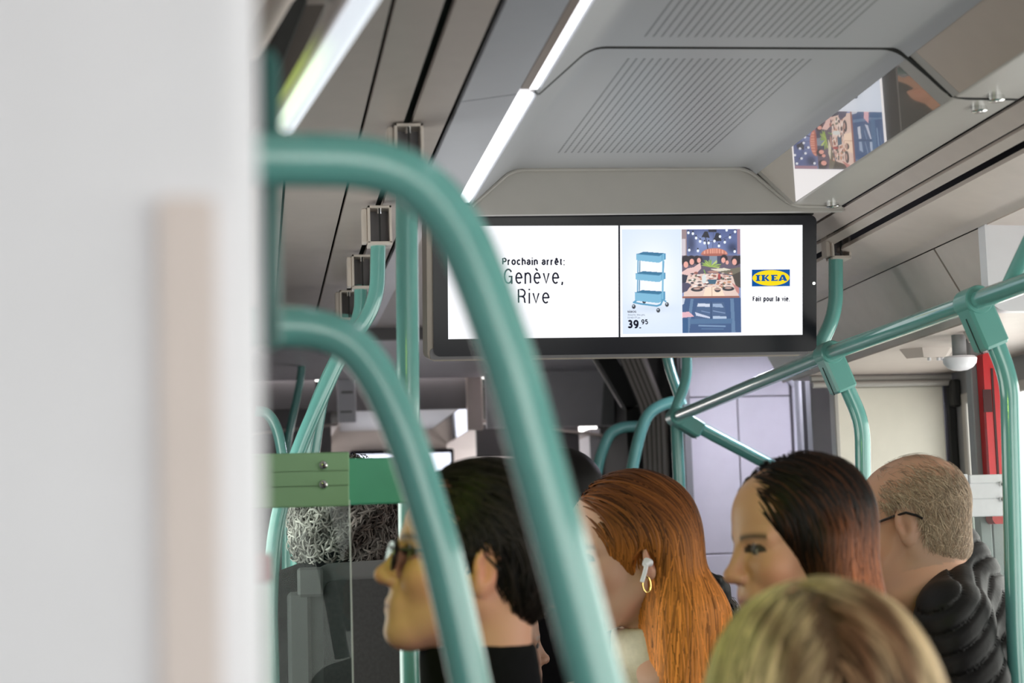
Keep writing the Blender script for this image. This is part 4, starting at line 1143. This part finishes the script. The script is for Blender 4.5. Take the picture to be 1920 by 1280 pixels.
def strands(sdf, roots, flow, n, step, off, width, fr, name, cols, m, parent, jitter=0.25, curl=0.0, taper=0.6):
    """locks of hair that start at roots and run along the hair volume"""
    N = len(roots); r = np.random.default_rng(len(roots) + n)
    off = off if isinstance(off, np.ndarray) else np.full(N, off)
    def grad(p):
        e = 0.002; g = np.stack([sdf(p + V3(*(e * np.eye(3)[k]))) - sdf(p - V3(*(e * np.eye(3)[k]))) for k in range(3)], -1)
        return g / (np.linalg.norm(g, axis=-1, keepdims=True) + 1e-9)
    p = roots.astype(np.float32); g = grad(p); p = p - g * (sdf(p) - off)[:, None]
    ph = r.uniform(0, 6.28, (N, 2)); fq = r.uniform(0.6, 1.3, N); jt = r.normal(0, jitter, (N, 3)).astype(np.float32)
    pts, nrm = [p], [g]
    for i in range(n):
        d = flow(p, i) + jt
        d = d - g * (d * g).sum(-1, keepdims=True)
        d /= np.linalg.norm(d, axis=-1, keepdims=True) + 1e-9
        p = (p + d * step).astype(np.float32); g = grad(p)
        p = p - g * np.clip(sdf(p) - off, -0.01, 0.01)[:, None]
        q = p
        if curl:
            side = np.cross(d, g); t = (i + 1) * fq * 0.55
            q = p + curl * (side * np.sin(t + ph[:, 0])[:, None] + g * (0.6 + np.cos(t + ph[:, 0]))[:, None])
        pts.append(q.astype(np.float32)); nrm.append(g)
    pts = np.stack(pts, 1); nrm = np.stack(nrm, 1)
    tg = np.gradient(pts, axis=1); tg /= np.linalg.norm(tg, axis=-1, keepdims=True) + 1e-9
    sd = np.cross(tg, nrm); sd /= np.linalg.norm(sd, axis=-1, keepdims=True) + 1e-9
    t = np.linspace(0, 1, n + 1)[None, :, None]
    w = (width if isinstance(width, np.ndarray) else np.full(N, width))[:, None, None] * (1 - taper * t ** 2) * np.minimum(1, 0.5 + 3 * t)
    v = np.stack([pts - sd * w, pts + nrm * w * 0.6, pts + sd * w], 2)          # N, n+1, 3, 3
    idx = np.arange(N * (n + 1) * 3).reshape(N, n + 1, 3)
    f = np.concatenate([np.stack([idx[:, :-1, k], idx[:, :-1, k + 1], idx[:, 1:, k + 1], idx[:, 1:, k]], -1).reshape(-1, 4) for k in (0, 1)])
    c = np.repeat(cols(pts, np.repeat(np.arange(N), n + 1).reshape(N, n + 1), r), 3, axis=0) if callable(cols) else cols
    o = mk(name, fr.out(v.reshape(-1, 3)), f, m, parent, smooth=180, cols=c)
    return o

def shell(sdf, lo, hi, res, fr, name, col, m, parent, shrink=0.0):
    v, f = surface_nets(lambda p: sdf(p) + shrink, lo, hi, res)
    return v, mk(name, fr.out(v), f, m, parent, smooth=180, cols=np.tile(col, (len(v), 1)))

def lerp_cols(c0, c1, var=0.25, zf=None):
    c0, c1 = np.array(c0), np.array(c1)
    def fn(pts, ids, r):
        N = pts.shape[0]; k = r.uniform(0, 1, N)[ids]; br = (1 + r.normal(0, var, N))[ids]
        if zf is not None: k = np.clip(zf(pts) + 0.25 * (k - 0.5), 0, 1)
        c = (c0 * (1 - k[..., None]) + c1 * k[..., None]) * np.clip(br, 0.3, 2)[..., None]
        return c.reshape(-1, 3)
    return fn

def pick(v, n, r, mask=None):
    if mask is not None: v = v[mask(v)]
    return v[r.integers(0, len(v), n)] + r.normal(0, 0.002, (n, 3))

EAR = lambda p, r=0.03: s_ell(np.stack([p[..., 0], np.abs(p[..., 1]), p[..., 2]], -1), (-0.012, 0.086, -0.008), (r * 0.85, r, r * 1.1))
def cut_face(d, p, c, r, k=0.008): return smax(d, -s_ell(p, c, r), k)

def hair_short(p):
    d = s_ell(p, (-0.020, 0, 0.045), (0.108, 0.084, 0.096))
    d = smin(d, s_ell(p, (-0.062, 0, -0.015), (0.048, 0.062, 0.06)), 0.03)
    d = cut_face(d, p, (0.135, 0, -0.045), (0.112, 0.13, 0.125))
    d = smax(d, (-0.030 + 0.62 * p[..., 0] - p[..., 2]) * 0.85, 0.008)
    return smax(d, -EAR(p, 0.026), 0.006)
def hair_long(p):
    d = s_ell(p, (-0.016, 0, 0.042), (0.103, 0.087, 0.093))
    d = smin(d, s_ell(p, (-0.054, 0, -0.14), (0.060, 0.090, 0.24)), 0.04)
    d = smin(d, s_cap(np.stack([p[..., 0], np.abs(p[..., 1]), p[..., 2]], -1), (-0.012, 0.072, 0.0), (-0.03, 0.078, -0.26), 0.026, 0.03), 0.03)
    return cut_face(d, p, (0.135, 0, -0.075), (0.128, 0.135, 0.155), 0.012)
def hair_red(p):
    d = s_ell(p, (-0.016, 0, 0.044), (0.104, 0.086, 0.095))
    d = smin(d, s_ell(p, (-0.060, 0.015, -0.055), (0.058, 0.080, 0.14)), 0.05)
    d = smin(d, s_ell(p, (-0.088, 0.03, -0.13), (0.062, 0.066, 0.085)), 0.04)
    d = smin(d, s_cap(p, (-0.065, 0.055, -0.11), (-0.012, 0.100, -0.30), 0.05, 0.028), 0.04)
    d = smin(d, s_cap(p, (-0.09, 0.03, -0.12), (-0.07, 0.08, -0.25), 0.05, 0.03), 0.03)
    d = cut_face(d, p, (0.140, 0, -0.085), (0.125, 0.135, 0.140), 0.01)
    return smax(d, -s_ell(p, (0.006, 0.088, -0.018), (0.024, 0.03, 0.030)), 0.008)
def hair_bob(p):
    d = s_ell(p, (-0.018, 0, 0.036), (0.112, 0.098, 0.100))
    d = smin(d, s_ell(p, (-0.028, 0, -0.055), (0.100, 0.116, 0.120)), 0.05)
    return cut_face(d, p, (0.135, 0, -0.06), (0.10, 0.10, 0.135), 0.012)
def hair_curl(p):
    d = s_ell(p, (-0.022, 0, 0.032), (0.112, 0.106, 0.104))
    d = smin(d, s_ell(p, (-0.045, 0, -0.035), (0.080, 0.100, 0.065)), 0.03)
    d = d - 0.006 * np.sin(p[..., 0] * 150 + 2 * np.sin(p[..., 2] * 90)) * np.sin(p[..., 1] * 140) * np.sin(p[..., 2] * 130)
    return cut_face(d, p, (0.135, 0, -0.045), (0.105, 0.12, 0.12), 0.012)

def down_local(fr): return np.array([0, 0, -1.0]) @ fr.R
def flow_comb(fr, back=0.9, side=0.5, part=0.02):
    dn = down_local(fr)
    def fl(p, i):
        top = np.clip((p[:, 2] - 0.01) / 0.09, 0, 1)
        d = np.tile(dn, (len(p), 1)) * (1 - 0.4 * top[:, None])
        d[:, 0] -= back * top; d[:, 1] += side * top * np.sign(p[:, 1] - part)
        return d.astype(np.float32)
    return fl

def torso(fr, yaw, lean, par, m, kind='coat', name='jacket', extra=None, drop=0.0, wide=1.0, res=0.011, neck_off=(-0.045, 0, -0.150), quilt=0.0, nbw=None, bpitch=0.0, collar=1.0):
    """upper body in clothing: shoulders, chest, arms down to the lap"""
    nb = fr.out(np.array([neck_off]))[0] - np.array([0, 0, drop])
    if nbw is not None: nb = np.array(nbw, float)
    bf = Frame(nb, yaw, bpitch, fr.s); ln = math.tan(math.radians(lean))
    def sd(p):
        q = bf.inn(p).astype(np.float32)
        q = q.copy(); q[..., 0] += q[..., 2] * ln
        ay = np.abs(q[..., 1]) / wide; a = np.stack([q[..., 0], ay, q[..., 2]], -1)
        d = s_cap(a, (-0.005, 0.0, -0.045), (0.0, 0.160, -0.100), 0.062, 0.062)
        d = smin(d, s_ell(a, (0.005, 0, -0.25), (0.125, 0.175, 0.21)), 0.06)
        d = smin(d, s_ell(a, (0.01, 0, -0.47), (0.135, 0.165, 0.20)), 0.06)
        d = smin(d, s_cap(a, (0.0, 0.190, -0.115), (0.03, 0.235, -0.38), 0.060, 0.050), 0.035)
        d = smin(d, s_cap(a, (0.03, 0.235, -0.38), (0.24, 0.10, -0.50), 0.050, 0.040), 0.03)
        if kind == 'coat':
            col = np.maximum(s_cap(a, (0.004, 0, -0.05), (0.012, 0, 0.030), 0.084 * collar, 0.080 * collar), np.maximum(-s_cap(a, (0.004, 0, -0.09), (0.02, 0, 0.12), 0.058 * collar, 0.060 * collar), a[..., 2] - 0.050))
            d = smin(d, col, 0.012)
        else:
            d = smax(d, -s_cap(a, (0.01, 0, -0.02), (0.03, 0, 0.1), 0.066, 0.07), 0.012)
        if quilt:
            t = q[..., 2] + 0.5 * np.maximum(ay - 0.06, 0)
            d = d + quilt * (1 - np.abs(np.sin(t * 92))) ** 3 - 0.0025 * np.sin(q[..., 1] * 45 + 14 * q[..., 2]) * np.sin(q[..., 0] * 40 + t * 20)
        if extra is not None: d = extra(q, d)
        return d * fr.s
    lo = nb - np.array([0.42, 0.42, 0.80]) * fr.s; hi = nb + np.array([0.42, 0.42, 0.10]) * fr.s
    v, f = surface_nets(sd, lo, hi, res)
    o = mk(name, v, f, m, par, smooth=180)
    # trousers and shoes below the frame, so the figure really sits
    hipw = bf.out(np.array([[0, 0, -0.62]]))[0]; lf = Frame((hipw[0], hipw[1], hipw[2] + 0.62 * fr.s), yaw, 0, fr.s); nb = lf.o
    def sl(p):
        q = lf.inn(p).astype(np.float32); q = q.copy(); q[..., 0] += ln * -0.6
        ay = np.abs(q[..., 1]); a = np.stack([q[..., 0], ay, q[..., 2]], -1)
        d = s_ell(a, (0.02, 0, -0.64), (0.14, 0.175, 0.12))
        d = smin(d, s_cap(a, (0.04, 0.09, -0.66), (0.42, 0.10, -0.65), 0.082, 0.060), 0.05)
        zf = (0.06 - nb[2]) / fr.s
        d = smin(d, s_cap(a, (0.42, 0.10, -0.65), (0.40, 0.10, zf), 0.060, 0.042), 0.03)
        d = smin(d, s_cap(a, (0.39, 0.10, zf), (0.52, 0.11, zf), 0.042, 0.036), 0.02)
        return d * fr.s
    lo = np.array([nb[0] - 0.75, nb[1] - 0.75, 0.0]); hi = np.array([nb[0] + 0.75, nb[1] + 0.75, nb[2] - 0.45 * fr.s])
    v, f = surface_nets(sl, lo, hi, 0.022)
    mk('trousers', v, f, M_trousers, par, smooth=180)
    return nb, lf

def make_body(fr, skin, par, fem=False, brow=(0.03, 0.02, 0.015), neck_to=(-0.045, 0, -0.155), scalp=None, res=0.0034):
    def sd(p):
        q = fr.inn(p).astype(np.float32)
        d = sdf_head(q, fem)
        d = smin(d, s_cap(q, (-0.030, 0, -0.040), neck_to, 0.052 if fem else 0.060, 0.052 if fem else 0.062), 0.03)
        d = smin(d, s_ell(q, (neck_to[0] + 0.01, 0, neck_to[2] - 0.055), (0.075, 0.11, 0.05)), 0.05)
        return d * fr.s
    R = 0.165 * fr.s
    c = fr.out(np.array([(0, 0, 0.0)]))[0]
    nk = fr.out(np.array([neck_to]))[0]
    lo = np.minimum(c - R, nk - 0.13 * fr.s); hi = np.maximum(c + R, nk + 0.06 * fr.s)
    v, f = surface_nets(sd, lo, hi, res * fr.s)
    return mk('body', v, f, M_skin, par, smooth=180, cols=skin_cols(fr.inn(v), skin, fem, brow, scalp))

M_trousers = mat('dark_trousers', srgb(34, 34, 40), rough=0.8, var=0.1, scale=60)
M_blackcoat = mat('black_quilted_nylon', srgb(18, 16, 17), rough=0.55, spec=0.3, var=0.08, scale=40, bump=0.25, bscale=120)
M_darkcoat = mat('dark_wool', srgb(14, 13, 16), rough=0.95, spec=0.15, var=0.15, scale=90, bump=0.2)
M_cream = mat('cream_knit', srgb(222, 212, 192), rough=0.85, var=0.06, scale=80, bump=0.3, bscale=250)
M_greycoat = mat('grey_scarf_wool', srgb(70, 62, 58), rough=0.9, var=0.15, scale=90, bump=0.3)
M_goldm = mat('gold', (0.9, 0.62, 0.22), rough=0.2, metal=1.0, var=0)
M_lens = mat('dark_glasses_lens', (0.012, 0.012, 0.01), rough=0.1, var=0)
M_frame = mat('black_glasses_frame', (0.012, 0.011, 0.011), rough=0.3, var=0)
SKIN = (0.65, 0.325, 0.205)

def tubel(fr, pts, r, name, m, par, n=10):
    return MB().tube([Vector(fr.out(np.array([p]))[0]) for p in pts], r if not isinstance(r, float) else r * fr.s, n).build(name, m, par)
def seat(bf, nb, sc, label, high=False):
    """tram seat under a passenger: pan, backrest, pedestal"""
    z = nb[2] - 0.76 * sc
    t = thing('tram_seat', (nb[0], nb[1], 0), label, 'seat')
    M = Matrix(((bf.R[0, 0], bf.R[0, 1], 0, nb[0]), (bf.R[1, 0], bf.R[1, 1], 0, nb[1]), (0, 0, 1, 0), (0, 0, 0, 1)))
    MB().box((-0.16, -0.22, z - 0.07), (0.30, 0.22, z), 0.025, M).build('seat_pan', M_seat, t)
    tb = z + (0.85 if high else 0.36)
    MB().box((-0.25, -0.21, z - 0.05), (-0.19, 0.21, tb), 0.02, M).build('backrest', M_seatshell, t)
    MB().box((-0.10, -0.10, 0.0), (0.14, 0.10, z - 0.07), 0.01, M).build('pedestal', M_midgrey, t)
    return t

def at(px, py, Y, yaw, pitch, sc, roll=0): return Frame(P(px, py, Y), yaw, pitch, sc, roll)
def person(fr, label):
    return thing('person', (fr.o[0], fr.o[1], 0.0), label, 'person')
S = 1.12

# man in glasses on the left, looking up at the screen
fr = at(882, 1056, 2.72, 180, 11, S)
p1 = person(fr, 'person with dark hair and glasses in profile behind the two hoops, chin raised')
make_body(fr, SKIN, p1, brow=(0.02, 0.012, 0.01), res=0.003)
r = np.random.default_rng(1)
v, _ = shell(hair_short, (-0.14, -0.1, -0.10), (0.12, 0.1, 0.16), 0.005, fr, 'hair', (0.008, 0.006, 0.005), M_hair, p1, 0.002)
strands(hair_short, pick(v, 2600, r), flow_comb(fr, 1.6, 0.1, 0), 10, 0.006, r.uniform(0, 0.007, 2600), 0.0016, fr, 'hair_locks', lerp_cols((0.006, 0.005, 0.004), (0.022, 0.015, 0.012)), M_hair, p1)
for s in (-1, 1):
    rim = [(0.104 + 0.004 * math.cos(a), s * (0.033 + 0.024 * math.cos(a)), -0.006 + 0.019 * math.sin(a)) for a in np.linspace(0, 2 * math.pi, 25)]
    g = tubel(fr, rim, 0.0022, 'glasses_rim', M_frame, p1, 8)
    b = MB(); b.prism([Vector(fr.out(np.array([q]))[0]) for q in rim[:-1]], Vector(fr.R[:, 0] * 0.002)); b.build('glasses_lens', M_lens, p1)
    tubel(fr, [(0.101, s * 0.056, 0.002), (0.06, s * 0.072, 0.006), (-0.008, s * 0.081, 0.012), (-0.03, s * 0.081, -0.004)], 0.0022, 'glasses_temple', M_frame, p1, 8)
tubel(fr, [(0.107, -0.011, 0.002), (0.109, 0, 0.005), (0.107, 0.011, 0.002)], 0.0022, 'glasses_bridge', M_frame, p1, 8)
nb, bf = torso(fr, 130, 0, p1, M_darkcoat, 'coat')
seat(bf, nb, fr.s, 'low grey tram seat carrying the person with glasses behind the hoops')

# brunette
fr = at(1496, 1022, 2.95, 190, -4, S)
p4 = person(fr, 'person with long dark brown hair facing left, yellow light on the face')
make_body(fr, SKIN, p4, fem=True, res=0.003)
v, _ = shell(hair_long, (-0.16, -0.14, -0.40), (0.12, 0.14, 0.16), 0.006, fr, 'hair', (0.014, 0.007, 0.005), M_hair, p4, 0.003)
r = np.random.default_rng(2)
redd = lambda pts: np.clip((0.06 - pts[..., 2]) / 0.12, 0, 1) * np.clip((0.025 - pts[..., 0]) / 0.06, 0, 1)
strands(hair_long, pick(v, 3000, r, lambda q: q[:, 2] > -0.05), flow_comb(fr, 0.7, 0.7, 0.0), 24, 0.010, r.uniform(-0.001, 0.006, 3000), 0.0022, fr, 'hair_locks', lerp_cols((0.008, 0.005, 0.004), (0.30, 0.095, 0.035), 0.4, redd), M_hair, p4, jitter=0.12)
nb, bf = torso(fr, 100, 0, p4, M_darkcoat, 'coat', drop=0.04)
seat(bf, nb, fr.s, 'low grey tram seat carrying the brunette facing left')

# red haired woman
fr = at(1176, 1040, 3.76, 190, -4, 1.25)
p3 = person(fr, 'person with long straight ginger hair, earbud and hoop earring')
make_body(fr, (0.62, 0.36, 0.26), p3, fem=True, brow=(0.16, 0.07, 0.03))
v, _ = shell(hair_red, (-0.18, -0.12, -0.36), (0.12, 0.16, 0.16), 0.006, fr, 'hair', (0.22, 0.065, 0.014), M_hair, p3, 0.003)
r = np.random.default_rng(4)
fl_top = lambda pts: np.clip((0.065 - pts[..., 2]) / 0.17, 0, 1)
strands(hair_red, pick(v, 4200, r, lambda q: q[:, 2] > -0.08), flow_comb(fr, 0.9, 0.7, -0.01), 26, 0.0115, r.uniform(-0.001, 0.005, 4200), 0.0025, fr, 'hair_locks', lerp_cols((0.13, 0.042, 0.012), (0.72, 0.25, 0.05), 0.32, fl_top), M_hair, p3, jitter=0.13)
tubel(fr, [(-0.003, 0.088, -0.014), (0.004, 0.094, -0.012), (0.010, 0.097, -0.016)], [0.0085, 0.0095, 0.006], 'earbud', M_white, p3, 12)
tubel(fr, [(0.006, 0.096, -0.016), (0.012, 0.098, -0.030), (0.018, 0.098, -0.043)], 0.0036, 'earbud_stem', M_white, p3, 12)
tubel(fr, [(0.006 + 0.007 * math.cos(a), 0.087, -0.048 + 0.013 * math.sin(a)) for a in np.linspace(0, 2 * math.pi, 20)], 0.0016, 'earring', M_goldm, p3, 8)
nb, bf = torso(fr, 100, 0, p3, M_cream, 'coat', drop=0.03)
seat(bf, nb, fr.s, 'low grey tram seat carrying the person with ginger hair')

# bald man in quilted jacket
fr = at(1718, 982, 3.86, 136, -12, 1.2, 0)
nb5 = P(1764, 1052, 3.92)
p5 = person(fr, 'person with balding grey head, glasses and black quilted jacket by the right pole')
def scalp(q):
    m = np.clip((0.085 - q[:, 2] - 0.35 * np.maximum(q[:, 0] + 0.06, 0)) / 0.05, 0, 1) * np.clip((0.02 - q[:, 0]) / 0.03, 0, 1) * (q[:, 2] > -0.085)
    return 0.45 * m, (0.30, 0.22, 0.17)
body5 = make_body(fr, (0.62, 0.34, 0.23), p5, brow=(0.2, 0.15, 0.12), scalp=scalp, neck_to=tuple(fr.inn(np.array([nb5]))[0]))
n = len(body5.data.vertices); co = np.empty(n * 3, np.float32); body5.data.vertices.foreach_get('co', co)
q = fr.inn(co.reshape(-1, 3))
nk5 = fr.inn(np.array([nb5]))[0]
sk_sdf = lambda p: smin(sdf_head(p.astype(np.float32)), s_cap(p.astype(np.float32), (-0.030, 0, -0.040), nk5, 0.060, 0.062), 0.03)
r = np.random.default_rng(5)
def fringe(q):
    k = np.clip((0.100 - q[:, 2] - 0.25 * np.maximum(q[:, 0] + 0.05, 0)) / 0.07, 0.05, 1)
    edge = (q[:, 0] < 0.030 - 0.4 * np.maximum(0.0 - q[:, 2], 0)) & (q[:, 2] > np.where(q[:, 0] < -0.045, -0.125, -0.055) + 0.02 * r.normal(0, 1, len(q))) & ~((np.abs(q[:, 1]) > 0.05) & (q[:, 0] > -0.036) & (q[:, 2] < 0.03))
    return edge & (r.uniform(0, 1, len(q)) < k)
def fl5(p, i):
    d = np.zeros_like(p); d[:, 2] = -0.8; d[:, 0] = -0.7 * np.clip(p[:, 2] / 0.06, 0.1, 1); d[:, 1] = 0.25 * np.sin(p[:, 0] * 90 + p[:, 2] * 60); return d.astype(np.float32)
strands(sk_sdf, pick(q, 13000, r, fringe), fl5, 5, 0.0036, r.uniform(0.0004, 0.0035, 13000), 0.00038, fr, 'hair', lerp_cols((0.55, 0.42, 0.31), (0.26, 0.165, 0.105), 0.35), M_hair_dull, p5, jitter=0.35)
tubel(fr, [(0.095, 0.062, 0.010), (0.05, 0.073, 0.013), (-0.004, 0.082, 0.016), (-0.022, 0.084, 0.016), (-0.040, 0.082, 0.006), (-0.048, 0.079, -0.002)], 0.0024, 'glasses_temple', M_frame, p5, 8)
tubel(fr, [(0.095, -0.062, 0.010), (0.05, -0.073, 0.013), (-0.004, -0.081, 0.020), (-0.040, -0.080, 0.0)], 0.0024, 'glasses_temple', M_frame, p5, 8)
for s in (-1, 1):
    tubel(fr, [(0.104, s * (0.033 + 0.024 * math.cos(a)), -0.004 + 0.018 * math.sin(a)) for a in np.linspace(0, 2 * math.pi, 21)], 0.0018, 'glasses_rim', M_frame, p5, 8)
nb, bf = torso(fr, 150, 0, p5, M_blackcoat, 'coat', quilt=0.008, wide=1.12, res=0.005, collar=1.16, nbw=nb5, bpitch=-26)
seat(bf, nb, fr.s, 'low grey tram seat carrying the person in the black quilted jacket')

# blonde head in the foreground
fr = at(1538, 1372, 1.88, 88, -6, S)
p6 = person(fr, 'very near person with blonde bobbed hair seen from behind, out of focus')
make_body(fr, SKIN, p6, fem=True, res=0.005)
v, _ = shell(hair_bob, (-0.16, -0.14, -0.20), (0.12, 0.14, 0.16), 0.006, fr, 'hair', (0.16, 0.095, 0.05), M_hair, p6, 0.004)
r = np.random.default_rng(6)
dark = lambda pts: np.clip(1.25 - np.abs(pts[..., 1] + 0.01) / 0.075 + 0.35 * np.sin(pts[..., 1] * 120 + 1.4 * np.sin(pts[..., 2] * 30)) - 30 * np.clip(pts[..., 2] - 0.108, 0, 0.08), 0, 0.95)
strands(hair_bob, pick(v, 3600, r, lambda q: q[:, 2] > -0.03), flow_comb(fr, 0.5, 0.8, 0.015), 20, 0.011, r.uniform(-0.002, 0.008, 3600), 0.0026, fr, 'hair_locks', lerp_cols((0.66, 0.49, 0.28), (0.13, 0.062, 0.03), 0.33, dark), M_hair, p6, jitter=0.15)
nb, bf = torso(fr, 90, 0, p6, M_greycoat, 'coat')
seat(bf, nb, fr.s, 'low grey tram seat carrying the blonde person in front')

# curly grey head behind the glass
fr = at(648, 985, 4.45, 85, -4, S)
p2 = person(fr, 'person with curly grey hair and black coat seen from behind through the glass')
make_body(fr, SKIN, p2, res=0.006)
v, _ = shell(hair_curl, (-0.16, -0.13, -0.13), (0.12, 0.13, 0.16), 0.006, fr, 'hair', (0.03, 0.024, 0.022), M_hair_dull, p2, 0.010)
r = np.random.default_rng(8)
gl = lambda pts: np.clip(0.62 - 5.0 * pts[..., 1] + 0.35 * np.sin(pts[..., 1] * 60 + pts[..., 2] * 70), 0, 1)
strands(hair_curl, pick(v, 1500, r), flow_comb(fr, 0.1, 0.4, 0), 30, 0.0040, r.uniform(-0.010, 0.004, 1500), 0.0021, fr, 'hair_locks', lerp_cols((0.50, 0.46, 0.43), (0.06, 0.045, 0.04), 0.35, gl), M_hair, p2, jitter=0.7, curl=0.012, taper=0.3)
nb, bf = torso(fr, 88, 0, p2, M_darkcoat, 'coat', drop=-0.09, wide=1.05)
# their high-backed seat is in view
st = thing('tram_seat', (P(660, 1280, 4.18).x, 4.18, 0), 'charcoal high-backed tram seat behind the glass partition on the left', 'seat')
ys = 4.14
def sbox(name, x0, y0, x1, y1, y, t, m, bev, par=st): return platebox(name, x0, y0, x1, y1, y, t, m, par, bev)
a, c = P(560, 1062, ys), P(790, 1062, ys)
zt, zb = P(660, 1050, ys).z, 0.55
pr = [Vector((a.x - .012, zb)), Vector((a.x + .004, P(560, 1120, ys).z)), Vector((a.x + .05, zt - 0.006)), Vector((c.x - .05, zt)), Vector((c.x, zt - 0.05)), Vector((c.x + .012, zb))]
MB().prism([(p.x, ys + 0.03, p.y) for p in fillet(pr, 0.03, 6)], (0, 0.035, 0)).build('shell', M_seatshell, st)
pr2 = [Vector((a.x + .045, zb)), Vector((a.x + .055, zt - 0.045)), Vector((c.x - .03, zt - 0.042)), Vector((c.x - .02, zb))]
MB().prism([(p.x, ys + 0.03, p.y) for p in fillet(pr2, 0.03, 6)], (0, -0.012, 0)).build('back_cover', M_seat, st)
sbox('grip', 558, 1064, 606, 1118, ys + 0.005, 0.03, M_seatshell, 0.006)
sbox('side_rail', 541, 1110, 585, 1420, ys + 0.012, 0.03, M_seatshell, 0.008)
MB().box((a.x - 0.02, ys - 0.0, 0.39), (c.x + 0.02, ys + 0.48, 0.47), 0.02).build('seat_pan', M_seat, st)
MB().box(((a.x + c.x) / 2 - 0.1, ys + 0.08, 0.0), ((a.x + c.x) / 2 + 0.1, ys + 0.3, 0.39), 0.01).build('pedestal', M_midgrey, st)

# dark head between the big hoop and the ginger hair
fr = at(1034, 952, 5.3, 150, 0, 1.25)
p8 = person(fr, 'person with black hair mostly hidden behind the large blurred hoop')
make_body(fr, SKIN, p8, res=0.006)
v, _ = shell(hair_short, (-0.14, -0.1, -0.10), (0.12, 0.1, 0.16), 0.006, fr, 'hair', (0.005, 0.004, 0.004), M_hair_dull, p8, -0.002)
nb, bf = torso(fr, 95, 0, p8, M_darkcoat, 'coat')
seat(bf, nb, fr.s, 'low grey tram seat carrying the black haired person behind the hoop')
# older face low between the hoops
fr = at(938, 1213, 4.62, 8, 0, 1.04)
p9 = person(fr, 'person with white hair facing right, low between the two hoops')
make_body(fr, (0.42, 0.24, 0.17), p9, brow=(0.3, 0.26, 0.24), res=0.005)
v, _ = shell(hair_short, (-0.14, -0.1, -0.10), (0.12, 0.1, 0.16), 0.006, fr, 'hair', (0.40, 0.37, 0.35), M_hair_dull, p9, 0.0)
nb, bf = torso(fr, 60, 0, p9, M_greycoat, 'coat', drop=0.05)
# person with phone behind the brunette
fr = at(1480, 1010, 4.95, 175, -10, 1.2)
p7 = person(fr, 'person in black holding up a phone, almost hidden behind the brunette')
make_body(fr, SKIN, p7, res=0.006)
v, _ = shell(hair_short, (-0.14, -0.1, -0.10), (0.12, 0.1, 0.16), 0.006, fr, 'hair', (0.01, 0.008, 0.007), M_hair, p7, 0.0)
nb, bf = torso(fr, 110, 0, p7, M_darkcoat, 'coat')
seat(bf, nb, fr.s, 'low grey tram seat carrying the person with the phone')
# raised sleeve and gloved hand that holds the phone
hC = np.array(P(1346, 1098, 4.70))
elb = np.array(P(1395, 1260, 4.80)); wr = hC + np.array([0.016, 0.02, -0.062])
def s_slv(p):
    p = p.astype(np.float32)
    d = s_cap(p, elb, wr, 0.055, 0.036)
    d = smin(d, s_cap(p, elb, np.array(bf.out(np.array([[0.02, 0.2, -0.14]]))[0]), 0.055, 0.06), 0.03)
    return d
fz = bf.out(np.array([[0.02, 0.2, -0.14]]))[0]
lo = np.minimum(np.minimum(elb, wr), fz) - 0.09; hi = np.maximum(np.maximum(elb, wr), fz) + 0.09
v, f = surface_nets(s_slv, lo, hi, 0.009); mk('raised_sleeve', v, f, M_darkcoat, p7, smooth=180)
r = np.random.default_rng(9)
vv = v[(v[:, 2] > wr[2] - 0.12)]
ident = Frame((0, 0, 0), 0, 0, 1.0)
def flf(p, i): d = np.zeros_like(p); d[:, 2] = -1; d[:, 0] = 0.3; return d.astype(np.float32)
strands(s_slv, vv[r.integers(0, len(vv), 900)], flf, 8, 0.006, r.uniform(0.0, 0.008, 900), 0.0014, ident, 'sleeve_fringe', lerp_cols((0.03, 0.025, 0.022), (0.14, 0.11, 0.09), 0.3), M_hair_dull, p7, jitter=0.5)
def s_hand(p):
    p = p.astype(np.float32)
    d = s_cap(p, wr, hC + V3(0.004, 0.0, -0.012), 0.026, 0.030)
    d = smin(d, s_ell(p, hC, (0.024, 0.034, 0.030)), 0.012)
    for k, (dy, L) in enumerate(((-0.026, 0.9), (-0.009, 1.0), (0.009, 0.95), (0.026, 0.75))):      # four fingers curled round the phone's back
        b0 = hC + np.array([-0.006, dy, 0.018]); b1 = b0 + np.array([-0.026 * L, 0, 0.012]); b2 = b1 + np.array([-0.012, 0, -0.022 * L])
        d = smin(d, s_cap(p, b0, b1, 0.0098, 0.009), 0.004); d = smin(d, s_cap(p, b1, b2, 0.009, 0.008), 0.004)
    b0 = hC + np.array([-0.008, -0.03, -0.010]); b1 = b0 + np.array([-0.02, -0.012, 0.012]); b2 = b1 + np.array([-0.012, 0.004, 0.016])
    d = smin(d, s_cap(p, b0, b1, 0.011, 0.010), 0.005); d = smin(d, s_cap(p, b1, b2, 0.010, 0.0085), 0.004)
    return d
v, f = surface_nets(s_hand, hC - 0.1, hC + 0.08, 0.004); mk('gloved_hand', v, f, M_blackcoat, p7, smooth=180)
ph = thing('phone', hC, 'pale pink mobile phone held up by a gloved hand left of the brunette', 'phone')
top, bot = P(1313, 1058, 4.69), P(1330, 1094, 4.69)
ax_ = (top - bot).normalized(); sd_ = Vector((0.35, 1, 0)).normalized(); sd_ = (sd_ - ax_ * sd_.dot(ax_)).normalized(); nn = ax_.cross(sd_)
PM_ = Matrix((sd_, nn, ax_)).transposed().to_4x4(); PM_.translation = bot
MB().box((-0.036, -0.0045, -0.07), (0.036, 0.0045, (top - bot).length + 0.004), 0.004, PM_).build('case', mat('pink_phone_case', srgb(236, 208, 206), rough=0.3), ph)
MB().box((-0.033, 0.0046, -0.065), (0.033, 0.0052, (top - bot).length), 0, PM_).build('screen', M_bezel, ph)
MB().box((-0.033, -0.0052, -0.065), (0.033, -0.0046, (top - bot).length), 0, PM_).build('back', mat('phone_back', srgb(225, 224, 232), rough=0.15, var=0), ph)
